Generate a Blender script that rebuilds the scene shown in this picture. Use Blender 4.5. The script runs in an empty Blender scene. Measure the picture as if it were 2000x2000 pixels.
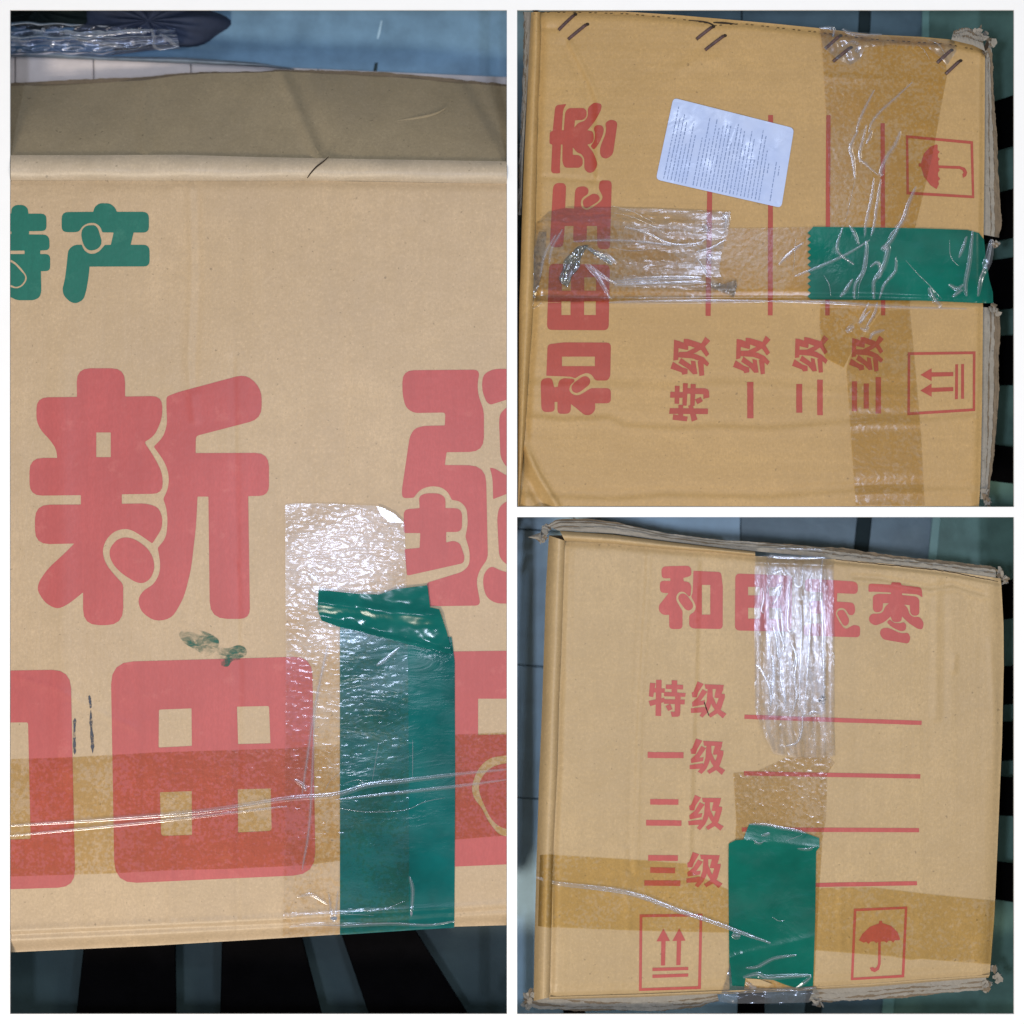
import bpy, bmesh, math, random
import numpy as np
from mathutils import Vector
from mathutils.geometry import tessellate_polygon

random.seed(7); rng = np.random.default_rng(7)
sc = bpy.context.scene
D = 1.8            # camera height above the plane of the box faces (metres)
S = 0.0005         # metres per layout unit: the layout is drawn on a 2000 x 2000 sheet, 1 m wide
ZB = -0.065         # underside of the boxes / top of the bench slats
ZF = -0.108        # floor

# ------------------------------------------------------------------ camera
cam = bpy.data.cameras.new("Camera"); cam.sensor_width = 36.0; cam.lens = 36.0 * D / 1.0
cam.clip_start = 0.1; cam.clip_end = 100
cam.dof.use_dof = True; cam.dof.focus_distance = D; cam.dof.aperture_fstop = 1.6
co = bpy.data.objects.new("Camera", cam); co.location = (0, 0, D); sc.collection.objects.link(co); sc.camera = co

# ------------------------------------------------------------------ ambient light of the room
w = bpy.data.worlds.new("World"); sc.world = w; w.use_nodes = True
bg = w.node_tree.nodes["Background"]; bg.inputs[0].default_value = (0.93, 0.97, 1.0, 1); bg.inputs[1].default_value = 0.29

# ------------------------------------------------------------------ lamps
def area(name, loc, target, sx, sy, power, col):
    l = bpy.data.lights.new(name, 'AREA'); l.shape = 'RECTANGLE'; l.size = sx; l.size_y = sy
    l.energy = power; l.color = col
    o = bpy.data.objects.new(name, l); o.location = loc
    o.rotation_euler = (Vector(target) - Vector(loc)).to_track_quat('-Z', 'Y').to_euler()
    sc.collection.objects.link(o); return o
area("room_lamp", (-1.1, -2.1, 2.7), (0.05, 0, 0), 0.7, 0.7, 72, (1.0, 0.88, 0.72))
area("side_fill_lamp", (3.2, 1.6, 4.2), (0, 0, 0), 0.8, 0.8, 45, (1.0, 0.92, 0.80))  # added weaker side lamp for softer light, no window known there
LZ = 2.4; K = (D + LZ) / D
def tube_lamp(name, px, py, sx, sy, power):     # cool ceiling tubes whose reflections lie on the glossy tape
    x, y = (px - 1000) * S * K, (1000 - py) * S * K
    area(name, (x, y, LZ), (x, y, 0), sx, sy, power, (0.70, 0.80, 1.0))
tube_lamp("ceiling_tube_left", 655, 1080, 0.13, 0.17, 11.0)
tube_lamp("ceiling_tube_right", 1545, 1235, 0.10, 0.22, 8.5)
tube_lamp("ceiling_tube_back", 1400, 330, 0.14, 0.14, 5.0)

sc.view_settings.view_transform = 'Standard'; sc.view_settings.look = 'None'
sc.view_settings.exposure = 0.07; sc.view_settings.gamma = 1.0; sc.view_settings.use_curve_mapping = False
sc.cycles.transparent_max_bounces = 24; sc.cycles.max_bounces = 8

# ------------------------------------------------------------------ materials
class N:
    def __init__(s, name):
        s.m = bpy.data.materials.new(name); s.m.use_nodes = True; s.t = s.m.node_tree
        s.t.nodes.clear(); s.out = s.n('ShaderNodeOutputMaterial'); s.tc = s.n('ShaderNodeTexCoord')
    def n(s, typ, **kw):
        nd = s.t.nodes.new(typ)
        for k, v in kw.items(): setattr(nd, k, v)
        return nd
    def link(s, a, b): s.t.links.new(a, b)
    def val(s, inp, v):
        if hasattr(v, 'is_linked') or hasattr(v, 'links'): s.link(v, inp)
        else: inp.default_value = v
    def noise(s, scale, detail=3, rough=0.55, stretch=None, dist=0.0, rot=0.0):
        co = s.tc.outputs['Object']
        if stretch or rot:
            mp = s.n('ShaderNodeMapping'); s.link(co, mp.inputs[0]); mp.inputs['Scale'].default_value = stretch or (1, 1, 1)
            mp.inputs['Rotation'].default_value = (0, 0, rot); co = mp.outputs[0]
        nd = s.n('ShaderNodeTexNoise'); s.link(co, nd.inputs['Vector']); nd.inputs['Scale'].default_value = scale
        nd.inputs['Detail'].default_value = detail; nd.inputs['Roughness'].default_value = rough; nd.inputs['Distortion'].default_value = dist
        return nd.outputs['Fac']
    def ramp(s, fac, stops):
        r = s.n('ShaderNodeValToRGB'); s.link(fac, r.inputs[0]); e = r.color_ramp.elements
        while len(e) < len(stops): e.new(0.5)
        for i, (p, c) in enumerate(stops):
            e[i].position = p; e[i].color = (c, c, c, 1) if isinstance(c, (int, float)) else (*c, 1)
        return r.outputs[0]
    def mix(s, fac, a, b, mode='MIX'):
        nd = s.n('ShaderNodeMix', data_type='RGBA', blend_type=mode)
        s.val(nd.inputs[0], fac); s.val(nd.inputs[6], a if not isinstance(a, tuple) else (*a, 1)); s.val(nd.inputs[7], b if not isinstance(b, tuple) else (*b, 1))
        return nd.outputs[2]
    def math(s, op, a, b=0.0):
        nd = s.n('ShaderNodeMath', operation=op); s.val(nd.inputs[0], a); s.val(nd.inputs[1], b); return nd.outputs[0]
    def bump(s, h, strength, dist, normal=None):
        nd = s.n('ShaderNodeBump'); s.link(h, nd.inputs['Height']); nd.inputs['Strength'].default_value = strength; nd.inputs['Distance'].default_value = dist
        if normal: s.link(normal, nd.inputs['Normal'])
        return nd.outputs[0]
    def bsdf(s, col, rough=0.5, spec=0.5, normal=None):
        p = s.n('ShaderNodeBsdfPrincipled'); s.val(p.inputs['Base Color'], col if not isinstance(col, tuple) else (*col, 1))
        s.val(p.inputs['Roughness'], rough); p.inputs['Specular IOR Level'].default_value = spec
        if normal: s.link(normal, p.inputs['Normal'])
        return p.outputs[0]
    def done(s, sh): s.link(sh, s.out.inputs[0]); return s.m
def mul(c, k): return tuple(min(1, x * k) for x in c)

def mat_card(name, base, flute, rough=0.42, spec=0.42):
    n = N(name)
    st = (1, 0.025, 1) if flute == 'v' else (0.025, 1, 1)     # flutes: fine stripes along y ('v') or x ('h')
    fl = n.noise(110, 2, 0.5, st); stain = n.noise(4.5, 6, 0.68, None, 0.8); rubm = n.noise(13, 5, 0.7)
    blotch = n.noise(7, 4, 0.6); mid = n.noise(45, 4, 0.65); fib = n.noise(700, 2, 0.6, (1, 0.35, 1)); fleck = n.noise(230, 2, 0.5)
    c = n.mix(n.ramp(blotch, [(0.3, 0.0), (0.7, 1.0)]), (base[0] * 0.86, base[1] * 0.87, base[2] * 0.90), (base[0] * 1.10, base[1] * 1.09, base[2] * 1.04))
    c = n.mix(n.ramp(mid, [(0.40, 0.0), (0.66, 0.65)]), c, (base[0] * 0.86, base[1] * 0.85, base[2] * 0.80))
    c = n.mix(n.ramp(stain, [(0.52, 0.0), (0.72, 0.55)]), c, (base[0] * 0.80, base[1] * 0.78, base[2] * 0.72))
    c = n.mix(n.ramp(rubm, [(0.60, 0.0), (0.78, 0.5)]), c, (base[0] * 1.12, base[1] * 1.13, base[2] * 1.20))
    c = n.mix(n.ramp(fl, [(0.3, 0.30), (0.6, 0.0)]), c, mul(base, 0.80))
    grn = n.noise(330, 4, 0.75)
    c = n.mix(n.ramp(fib, [(0.35, 0.5), (0.65, 0.0)]), c, mul(base, 0.82))
    c = n.mix(n.ramp(grn, [(0.34, 0.55), (0.52, 0.0)]), c, mul(base, 0.76))
    c = n.mix(n.ramp(grn, [(0.56, 0.0), (0.72, 0.5)]), c, mul(base, 1.22))
    c = n.mix(n.ramp(fleck, [(0.70, 0.0), (0.76, 0.65)]), c, mul(base, 0.42))
    h = n.math('ADD', n.math('MULTIPLY', fl, 0.9), n.math('MULTIPLY', fib, 0.4))
    h = n.math('ADD', h, n.math('MULTIPLY', mid, 1.6))
    nr = n.bump(h, 0.5, 0.0007)
    return n.done(n.bsdf(c, rough, spec, nr))

def mat_ink(name, col, worn=0.735):
    n = N(name)
    a = n.noise(9, 4, 0.6); f = n.noise(500, 3, 0.6, (1, 0.4, 1)); g = n.noise(160, 4, 0.7)
    c = n.mix(n.ramp(a, [(0.3, 0.0), (0.7, 1.0)]), mul(col, 0.90), mul(col, 1.10))
    c = n.mix(n.ramp(f, [(0.4, 0.35), (0.62, 0.0)]), c, mul(col, 0.8))
    bd = n.noise(120, 3, 0.6, (1, 0.05, 1)); rub = n.noise(38, 5, 0.7)
    c = n.mix(n.ramp(bd, [(0.35, 0.30), (0.6, 0.0)]), c, mul(col, 0.80))
    c = n.mix(n.ramp(rub, [(0.58, 0.0), (0.74, 0.35)]), c, (col[0] * 1.15 + 0.06, col[1] * 1.2 + 0.08, col[2] * 1.2 + 0.06))
    sh = n.bsdf(c, 0.42, 0.40, n.bump(n.noise(60, 4, 0.6), 0.35, 0.001))
    tr = n.n('ShaderNodeBsdfTransparent'); mx = n.n('ShaderNodeMixShader')
    n.link(n.ramp(g, [(worn - 0.03, 0.0), (worn + 0.03, 0.75)]), mx.inputs[0]); n.link(sh, mx.inputs[1]); n.link(tr.outputs[0], mx.inputs[2])
    return n.done(mx.outputs[0])

def mat_tape(name, amber, clear, lo, hi, bscale, bstr, bdist, rough=0.12, stretch=None, haze=0.03, gain=1.0, grain=True, fine=None, veil=0.35):
    """thin clear packing tape: tinted where the glue has wetted the board, paler where it has not"""
    n = N(name)
    patch = n.noise(22, 5, 0.65)
    gr = n.noise(300, 1.2, 0.6)
    f = n.math('ADD', patch, n.math('MULTIPLY', n.math('SUBTRACT', gr, 0.5), 1.1 if grain else 0.0))
    tint = n.mix(n.ramp(f, [(lo, 0.0), (hi, 1.0)]), amber, clear)
    wr = n.noise(bscale, 0.6, 0.45, stretch, 0.5); sm = n.noise(16, 2, 0.5)
    h = n.math('ADD', wr, n.math('MULTIPLY', sm, 1.6))
    if fine: h = n.math('ADD', h, n.math('MULTIPLY', n.noise(fine, 0.3, 0.5), 0.22))
    nr = n.bump(h, bstr, bdist)
    tr = n.n('ShaderNodeBsdfTransparent'); n.link(tint, tr.inputs[0])
    gl = n.n('ShaderNodeBsdfGlossy'); gl.inputs['Roughness'].default_value = rough; gl.inputs['Color'].default_value = (0.88, 0.91, 1, 1); n.link(nr, gl.inputs['Normal'])
    g2 = n.n('ShaderNodeBsdfGlossy'); g2.inputs['Roughness'].default_value = 0.20; g2.inputs['Color'].default_value = (0.80, 0.85, 1, 1)
    fr = n.n('ShaderNodeFresnel'); fr.inputs['IOR'].default_value = 1.5; n.link(nr, fr.inputs['Normal'])
    df = n.n('ShaderNodeBsdfDiffuse'); df.inputs[0].default_value = (0.80, 0.82, 0.86, 1)
    m0 = n.n('ShaderNodeMixShader'); m0.inputs[0].default_value = haze; n.link(tr.outputs[0], m0.inputs[1]); n.link(df.outputs[0], m0.inputs[2])
    mg = n.n('ShaderNodeMixShader'); mg.inputs[0].default_value = veil; n.link(gl.outputs[0], mg.inputs[1]); n.link(g2.outputs[0], mg.inputs[2])
    m1 = n.n('ShaderNodeMixShader'); n.link(n.math('MULTIPLY', fr.outputs[0], gain), m1.inputs[0]); n.link(m0.outputs[0], m1.inputs[1]); n.link(mg.outputs[0], m1.inputs[2])
    return n.done(m1.outputs[0])

def mat_green(name, col, bs=40, bd=0.002, stretch=None, rough=0.2):
    n = N(name)
    a = n.noise(12, 4, 0.6); sc1 = n.noise(70, 4, 0.7, (0.5, 1.4, 1))
    c = n.mix(n.ramp(a, [(0.3, 0.0), (0.7, 1.0)]), mul(col, 0.62), mul(col, 1.2))
    c = n.mix(n.ramp(sc1, [(0.56, 0.0), (0.75, 0.4)]), c, (0.012, 0.16, 0.15))
    nr = n.bump(n.math('ADD', n.noise(bs, 4, 0.6, stretch, 0.6), n.math('MULTIPLY', n.noise(9, 2), 1.2)), 0.6, bd)
    rv = n.ramp(n.noise(18, 4, 0.6, (0.6, 1.2, 1)), [(0.35, rough * 0.6), (0.65, rough * 2.2)])
    tr = n.n('ShaderNodeBsdfTransparent'); tr.inputs[0].default_value = (0.10, 0.55, 0.45, 1); mx = n.n('ShaderNodeMixShader'); mx.inputs[0].default_value = 0.16
    n.link(n.bsdf(c, rv, 0.25, nr), mx.inputs[1]); n.link(tr.outputs[0], mx.inputs[2])
    return n.done(mx.outputs[0])

def mat_simple(name, col, rough=0.5, spec=0.4, var=0.12, scale=30, bd=0.0005, bscale=80):
    n = N(name)
    c = n.mix(n.ramp(n.noise(scale, 4, 0.6), [(0.3, 0.0), (0.7, 1.0)]), mul(col, 1 - var), mul(col, 1 + var))
    return n.done(n.bsdf(c, rough, spec, n.bump(n.noise(bscale, 4, 0.6), 0.5, bd)))

M = {}
M['card1'] = mat_card('kraft_board_pale', (0.54, 0.395, 0.248), 'v')
M['card1_highlight'] = mat_card('pale_fold_highlight', (0.53, 0.43, 0.315), 'v')  # lighter copy of the pale board: the fold's highlight put into its colour
M['card2'] = mat_card('kraft_board_golden', (0.475, 0.300, 0.116), 'h')
M['card3'] = mat_card('kraft_board_tan', (0.485, 0.345, 0.182), 'v')
M['liner'] = mat_card('grey_brown_liner', (0.32, 0.26, 0.172), 'v', 0.7, 0.15)
M['torn'] = mat_card('torn_grey_paper', (0.31, 0.285, 0.25), 'v', 0.85, 0.1)
M['torn_dark'] = mat_card('torn_brown_paper', (0.20, 0.155, 0.11), 'v', 0.85, 0.1)
M['red1'] = mat_ink('red_print_rose', (0.475, 0.098, 0.094), 0.755)
M['red2'] = mat_ink('red_print_brick', (0.38, 0.058, 0.034))
M['red3'] = mat_ink('red_print_worn', (0.45, 0.085, 0.074), 0.74)
M['green_ink'] = mat_ink('green_print', (0.012, 0.145, 0.105), 0.80)
M['tape_amber'] = mat_tape('brown_toned_tape', (0.93, 0.855, 0.66), (0.985, 0.955, 0.89), 0.46, 0.64, 190, 0.8, 0.00032, 0.14, haze=0.002, fine=330, gain=0.8, veil=0.25)
M['tape_amber2'] = mat_tape('brown_toned_tape_grainy', (0.955, 0.865, 0.585), (0.995, 0.975, 0.92), 0.42, 0.66, 190, 0.7, 0.00018, 0.2, haze=0.002, fine=330, gain=0.6, veil=0.3)
M['tape_amber_soft'] = mat_tape('brown_toned_tape_smooth', (0.955, 0.885, 0.66), (0.985, 0.955, 0.87), 0.52, 0.72, 150, 0.6, 0.0004, 0.2, haze=0.002, gain=0.6, veil=0.15)
M['tape_clear'] = mat_tape('clear_tape_crinkled', (0.955, 0.91, 0.82), (0.99, 0.99, 0.99), 0.36, 0.54, 165, 1.0, 0.00040, 0.11, (0.6, 1.35, 1), 0.004, 0.52, True, 300, 0.55)
M['tape_clear_v'] = mat_tape('clear_tape_long_wrinkles', (0.94, 0.91, 0.86), (0.985, 0.985, 0.99), 0.35, 0.55, 150, 1.0, 0.00045, 0.13, (1.5, 0.5, 1), 0.012, 0.85, True, 300, 0.65)
M['tape_clear_h'] = mat_tape('clear_tape_side_wrinkles', (0.965, 0.925, 0.82), (0.985, 0.98, 0.97), 0.44, 0.58, 110, 0.9, 0.0006, 0.14, (0.5, 1.6, 1), 0.008, 0.9, True, 260, 0.45)
M['crease'] = mat_tape('creased_film', (0.95, 0.95, 0.95), (1, 1, 1), 0.3, 0.7, 120, 0.4, 0.0004, 0.14, None, 0.09, 2.2, False, None, 0.2)
M['tape_crumpled'] = mat_tape('crumpled_clear_film', (0.975, 0.96, 0.93), (0.99, 0.99, 0.99), 0.4, 0.6, 80, 0.9, 0.0008, 0.12, None, 0.03, 1.6, True, 200, 0.5)
M['fold_film'] = mat_tape('lifted_film', (0.95, 0.93, 0.90), (1, 1, 1), 0.35, 0.6, 90, 0.5, 0.0005, 0.14, None, 0.035, 1.5, False, None, 0.4)
M['film_dirty'] = mat_tape('dirty_grey_film', (0.62, 0.62, 0.57), (0.85, 0.85, 0.83), 0.35, 0.65, 70, 0.9, 0.0015, 0.12, None, 0.06, 1.3, True)
M['wad'] = mat_tape('balled_green_film', (0.66, 0.71, 0.58), (0.88, 0.91, 0.86), 0.35, 0.6, 160, 1.0, 0.0015, 0.08, None, 0.03, 3.0, True)
M['string'] = mat_tape('twisted_film', (0.86, 0.87, 0.92), (0.97, 0.97, 0.99), 0.3, 0.7, 90, 0.5, 0.0006, 0.14, (0.4, 2, 1), 0.10, 2.2, False)
M['green1'] = mat_green('green_tape_teal', (0.003, 0.135, 0.135), 42, 0.0013, (0.5, 1.3, 1), 0.16)
M['green1f'] = mat_green('green_tape_folded', (0.0035, 0.145, 0.130), 16, 0.0016, (0.7, 1.2, 1), 0.13)
M['green2'] = mat_green('green_tape', (0.003, 0.145, 0.108), 30, 0.0012, None, 0.17)
M['staple'] = mat_simple('rusty_wire', (0.075, 0.036, 0.032), 0.45, 0.5, 0.4, 200)
M['black'] = mat_simple('black_lacquer', (0.0020, 0.0018, 0.0022), 0.7, 0.02, 0.3, 40)
M['white'] = mat_simple('white_paint', (0.93, 0.93, 0.93), 0.5, 0.3, 0.01)
def mat_sticker():
    n = N('glossy_label_paper')
    c = n.mix(n.ramp(n.noise(25, 4, 0.6), [(0.35, 0.0), (0.65, 1.0)]), (0.40, 0.50, 0.78), (0.46, 0.55, 0.80))  # white paper; the blue light it reflects is put into the base colour
    h = n.math('ADD', n.noise(95, 0.8, 0.5, None, 0.8), n.math('MULTIPLY', n.noise(20, 2, 0.5), 1.5))
    return n.done(n.bsdf(c, n.ramp(n.noise(30, 3), [(0.4, 0.22), (0.6, 0.5)]), 0.5, n.bump(h, 0.8, 0.0006)))
M['sticker'] = mat_sticker()
M['type'] = mat_simple('grey_small_print', (0.20, 0.27, 0.46), 0.6, 0.2)
M['pen'] = mat_ink('dark_pen_mark', (0.05, 0.055, 0.075), 0.56)
def mat_smudge():
    n = N('smeared_green_ink')
    sm = n.noise(95, 4, 0.7, (0.55, 1.3, 1), 0.6, 0.35); soft = n.noise(28, 2, 0.5)
    f = n.math('MULTIPLY', n.ramp(sm, [(0.40, 0.0), (0.66, 0.95)]), n.ramp(soft, [(0.36, 0.0), (0.56, 1.0)]))
    tr = n.n('ShaderNodeBsdfTransparent'); mx = n.n('ShaderNodeMixShader'); n.link(f, mx.inputs[0]); n.link(tr.outputs[0], mx.inputs[1]); n.link(n.bsdf((0.02, 0.13, 0.10), 0.6, 0.2), mx.inputs[2])
    return n.done(mx.outputs[0])
M['smudge'] = mat_smudge()
M['crack'] = mat_simple('dark_slit', (0.04, 0.03, 0.022), 0.9, 0.05)
M['tile_pale'] = mat_simple('pale_blue_tile', (0.45, 0.66, 0.82), 0.35, 0.4, 0.16, 22, 0.0008, 30)
M['tile_blue'] = mat_simple('blue_grey_tile', (0.19, 0.33, 0.47), 0.35, 0.4, 0.22, 22, 0.0008, 30)
M['tile_slate'] = mat_simple('slate_tile', (0.155, 0.24, 0.29), 0.35, 0.4, 0.22, 22, 0.0008, 30)
M['tile_green'] = mat_simple('dark_green_tile', (0.15, 0.28, 0.24), 0.45, 0.4, 0.25, 22, 0.0008, 30)
M['tile_mint'] = mat_simple('mint_tile_edge', (0.24, 0.44, 0.40), 0.35, 0.4, 0.10, 14)
M['tile_shaded'] = mat_simple('shaded_teal_tile', (0.030, 0.058, 0.064), 0.5, 0.4, 0.15, 14)  # shade on the front floor put into the tile colour
M['grout'] = mat_simple('dark_grout', (0.03, 0.05, 0.055), 0.7, 0.2)
M['subfloor'] = mat_simple('dark_floor', (0.09, 0.13, 0.16), 0.6, 0.2)
M['plank'] = mat_simple('pale_laminate', (0.58, 0.525, 0.52), 0.5, 0.3, 0.06, 60)
M['wrap'] = mat_tape('cloudy_plastic_bag', (0.45, 0.55, 0.70), (0.70, 0.77, 0.88), 0.4, 0.6, 22, 0.9, 0.002, 0.2, (0.4, 1.3, 1), 0.02, 0.9, False)
M['foam'] = mat_simple('grey_foam_edge', (0.16, 0.20, 0.25), 0.6, 0.3, 0.25, 60, 0.002, 60)
M['cloth'] = mat_simple('navy_cloth', (0.032, 0.042, 0.075), 0.75, 0.2, 0.3, 20, 0.003, 30)
M['cloth_dark'] = mat_simple('dark_green_cloth', (0.010, 0.016, 0.016), 0.8, 0.1, 0.3, 20, 0.003, 30)

# ------------------------------------------------------------------ geometry helpers
def P(px, py, z=0.0):
    k = (D - z) / D
    return ((px - 1000) * S * k, (1000 - py) * S * k, z)

def obj(name, verts, faces, mat, parent=None, smooth=False, label=None):
    me = bpy.data.meshes.new(name); me.from_pydata([tuple(map(float, v)) for v in verts], [], [tuple(map(int, f)) for f in faces]); me.update()
    if smooth: me.polygons.foreach_set('use_smooth', [True] * len(me.polygons))
    me.materials.append(M[mat] if isinstance(mat, str) else mat)
    o = bpy.data.objects.new(name, me); sc.collection.objects.link(o)
    if parent:
        o.parent = parent
        if parent.type == 'EMPTY': o.location = -parent.location
    if label: o['label'] = label
    return o

def empty(name, loc, label, cat, group=None):
    e = bpy.data.objects.new(name, None); e.location = loc; sc.collection.objects.link(e); e.empty_display_size = 0.05
    e['label'] = label; e['category'] = cat
    if group: e['group'] = group
    return e

def polyline_xy(pts, n):
    p = np.array(pts, float); d = np.r_[0, np.cumsum(np.hypot(*(p[1:] - p[:-1]).T))]
    t = np.linspace(0, d[-1], n); return np.c_[np.interp(t, d, p[:, 0]), np.interp(t, d, p[:, 1])]

def smooth_line(pts, n):
    """Catmull-Rom resample"""
    p = np.array(pts, float); q = np.vstack([2 * p[0] - p[1], p, 2 * p[-1] - p[-2]]); out = []
    k = max(2, n // (len(p) - 1) + 1)
    for i in range(1, len(q) - 2):
        for t in np.linspace(0, 1, k, endpoint=False):
            a, b, c, d = q[i - 1], q[i], q[i + 1], q[i + 2]
            out.append(0.5 * ((2 * b) + (c - a) * t + (2 * a - 5 * b + 4 * c - d) * t * t + (3 * b - a - 3 * c + d) * t ** 3))
    out.append(p[-1]); return np.array(out)

def dist_line(x, y, pts):
    best = np.full(np.shape(x), 1e9)
    for (x0, y0), (x1, y1) in zip(pts[:-1], pts[1:]):
        dx, dy = x1 - x0, y1 - y0; L = dx * dx + dy * dy + 1e-9
        t = np.clip(((x - x0) * dx + (y - y0) * dy) / L, 0, 1)
        best = np.minimum(best, np.hypot(x - x0 - t * dx, y - y0 - t * dy))
    return best

def make_height(creases, seed, amp=0.5):
    r = np.random.default_rng(seed); ws = [(r.uniform(0.004, 0.02), r.uniform(0, 6.28), r.uniform(0, 6.28)) for _ in range(9)]
    cr = [(np.array(p, float), a * 1.35, s) for p, a, s in creases]
    def H(x, y):     # millimetres of relief at layout point x, y
        x = np.asarray(x, float); y = np.asarray(y, float); z = np.zeros(x.shape)
        for f, th, ph in ws: z += amp * (0.012 / (f + 0.006)) * 0.3 * np.sin(f * (x * math.cos(th) + y * math.sin(th)) + ph)
        for p, a, s in cr: z += a * np.exp(-(dist_line(x, y, p) / s) ** 2)
        return z
    return H

def rounded(pts, r=18):
    out = []; n = len(pts)
    for i in range(n):
        p = np.array(pts[i][:2], float); a = np.array(pts[i - 1][:2], float); b = np.array(pts[(i + 1) % n][:2], float)
        rr = pts[i][2] if len(pts[i]) > 2 else r
        la, lb = np.linalg.norm(a - p), np.linalg.norm(b - p)
        t = min(rr, 0.48 * la, 0.48 * lb)
        if t < 0.6: out.append(tuple(p)); continue
        p0 = p + (a - p) / la * t; p1 = p + (b - p) / lb * t
        for s in (0, 0.25, 0.5, 0.75, 1): out.append(tuple((1 - s) ** 2 * p0 + 2 * s * (1 - s) * p + s * s * p1))
    return out

def sheet(name, shapes, H, zmm, mat, parent, clip=None, step=6, extra=None, label=None, smooth=False, zstep=0.0):
    """flat pieces (each a list of rings: outline then holes) laid on the relief H, zmm above it"""
    allv = []; allf = []
    for si, rings in enumerate(shapes):
        bm = bmesh.new(); flat = [Vector((p[0], p[1], 0)) for r in rings for p in r]
        vs = [bm.verts.new(v) for v in flat]
        for tri in tessellate_polygon([[Vector((p[0], p[1], 0)) for p in r] for r in rings]):
            try: bm.faces.new([vs[i] for i in tri])
            except ValueError: pass
        def cut(co, no, clear=False):
            bmesh.ops.bisect_plane(bm, geom=bm.verts[:] + bm.edges[:] + bm.faces[:], dist=1e-4, plane_co=co, plane_no=no, clear_outer=clear)
        if clip:
            x0, y0, x1, y1 = clip
            for c_, n_ in (((x0, 0, 0), (-1, 0, 0)), ((x1, 0, 0), (1, 0, 0)), ((0, y0, 0), (0, -1, 0)), ((0, y1, 0), (0, 1, 0))): cut(c_, n_, True)
        if bm.verts and step:
            xs = [v.co.x for v in bm.verts]; ys = [v.co.y for v in bm.verts]
            for g in np.arange(math.ceil(min(xs) / step) * step, max(xs), step): cut((g, 0, 0), (1, 0, 0))
            for g in np.arange(math.ceil(min(ys) / step) * step, max(ys), step): cut((0, g, 0), (0, 1, 0))
        bm.verts.index_update(); base = len(allv)
        for v in bm.verts: allv.append((v.co.x, v.co.y, zmm + si * zstep))
        for f in bm.faces:
            ids = [base + v.index for v in f.verts]
            if f.normal.z > 0: ids.reverse()
            allf.append(ids)          # layout y points down, so flip for an upward normal
        bm.free()
    if not allv: return None
    a = np.array(allv); z = a[:, 2] + H(a[:, 0], a[:, 1])
    if extra is not None: z = z + extra(a[:, 0], a[:, 1])
    kz = (D - z * 0.001) / D; vw = np.c_[(a[:, 0] - 1000) * S * kz, (1000 - a[:, 1]) * S * kz, z * 0.001]
    return obj(name, vw, allf, mat, parent, smooth, label)

def coons(name, top, bottom, left, right, H, mat, parent, nx, ny, label=None):
    T, B_, L, R = polyline_xy(top, nx), polyline_xy(bottom, nx), polyline_xy(left, ny), polyline_xy(right, ny)
    u = np.linspace(0, 1, nx)[None, :, None]; v = np.linspace(0, 1, ny)[:, None, None]
    C = (1 - v) * T[None] + v * B_[None] + (1 - u) * L[:, None] + u * R[:, None] - ((1 - u) * (1 - v) * T[0] + u * (1 - v) * T[-1] + (1 - u) * v * B_[0] + u * v * B_[-1])
    x, y = C[..., 0].ravel(), C[..., 1].ravel(); z = H(x, y)
    kz = (D - z * 0.001) / D; vw = np.c_[(x - 1000) * S * kz, (1000 - y) * S * kz, z * 0.001]
    idx = np.arange(nx * ny).reshape(ny, nx)
    f = np.stack([idx[:-1, :-1], idx[1:, :-1], idx[1:, 1:], idx[:-1, 1:]], -1).reshape(-1, 4)
    return obj(name, vw, f, mat, parent, True, label)

def loft(name, A, B, zf, mat, parent, n=60, m=10, jitter=0.0, label=None, smooth=True, H=None, seed=0):
    """surface between layout curves A and B; zf(t, s) gives height in metres (t across, s along)"""
    a, b = polyline_xy(A, n), polyline_xy(B, n); r = np.random.default_rng(seed + 1); vs = []
    ja = r.normal(0, 1, (n, 2)) * jitter
    for i in range(n):
        for j in range(m + 1):
            t = j / m; p = a[i] * (1 - t) + b[i] * t + ja[i] * t; z = zf(t, i / (n - 1))
            if H is not None: z += 0.001 * float(H(p[0], p[1]))
            vs.append(P(p[0], p[1], z))
    f = [(i * (m + 1) + j, (i + 1) * (m + 1) + j, (i + 1) * (m + 1) + j + 1, i * (m + 1) + j + 1) for i in range(n - 1) for j in range(m)]
    return obj(name, vs, f, mat, parent, smooth, label)

def skirt(name, edge, H, mat, parent, zb=ZB, inset=(0, 0), z0=0.0):
    """box side hanging down from a face edge"""
    e = polyline_xy(edge, 40); vs = []
    for x, y in e:
        z = 0.001 * float(H(x, y)) + z0
        vs += [P(x, y, z), ((x + inset[0] - 1000) * S, (1000 - y - inset[1]) * S, zb)]
    f = [(2 * i, 2 * i + 1, 2 * i + 3, 2 * i + 2) for i in range(39)]
    return obj(name, vs, f, mat, parent, True)

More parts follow.
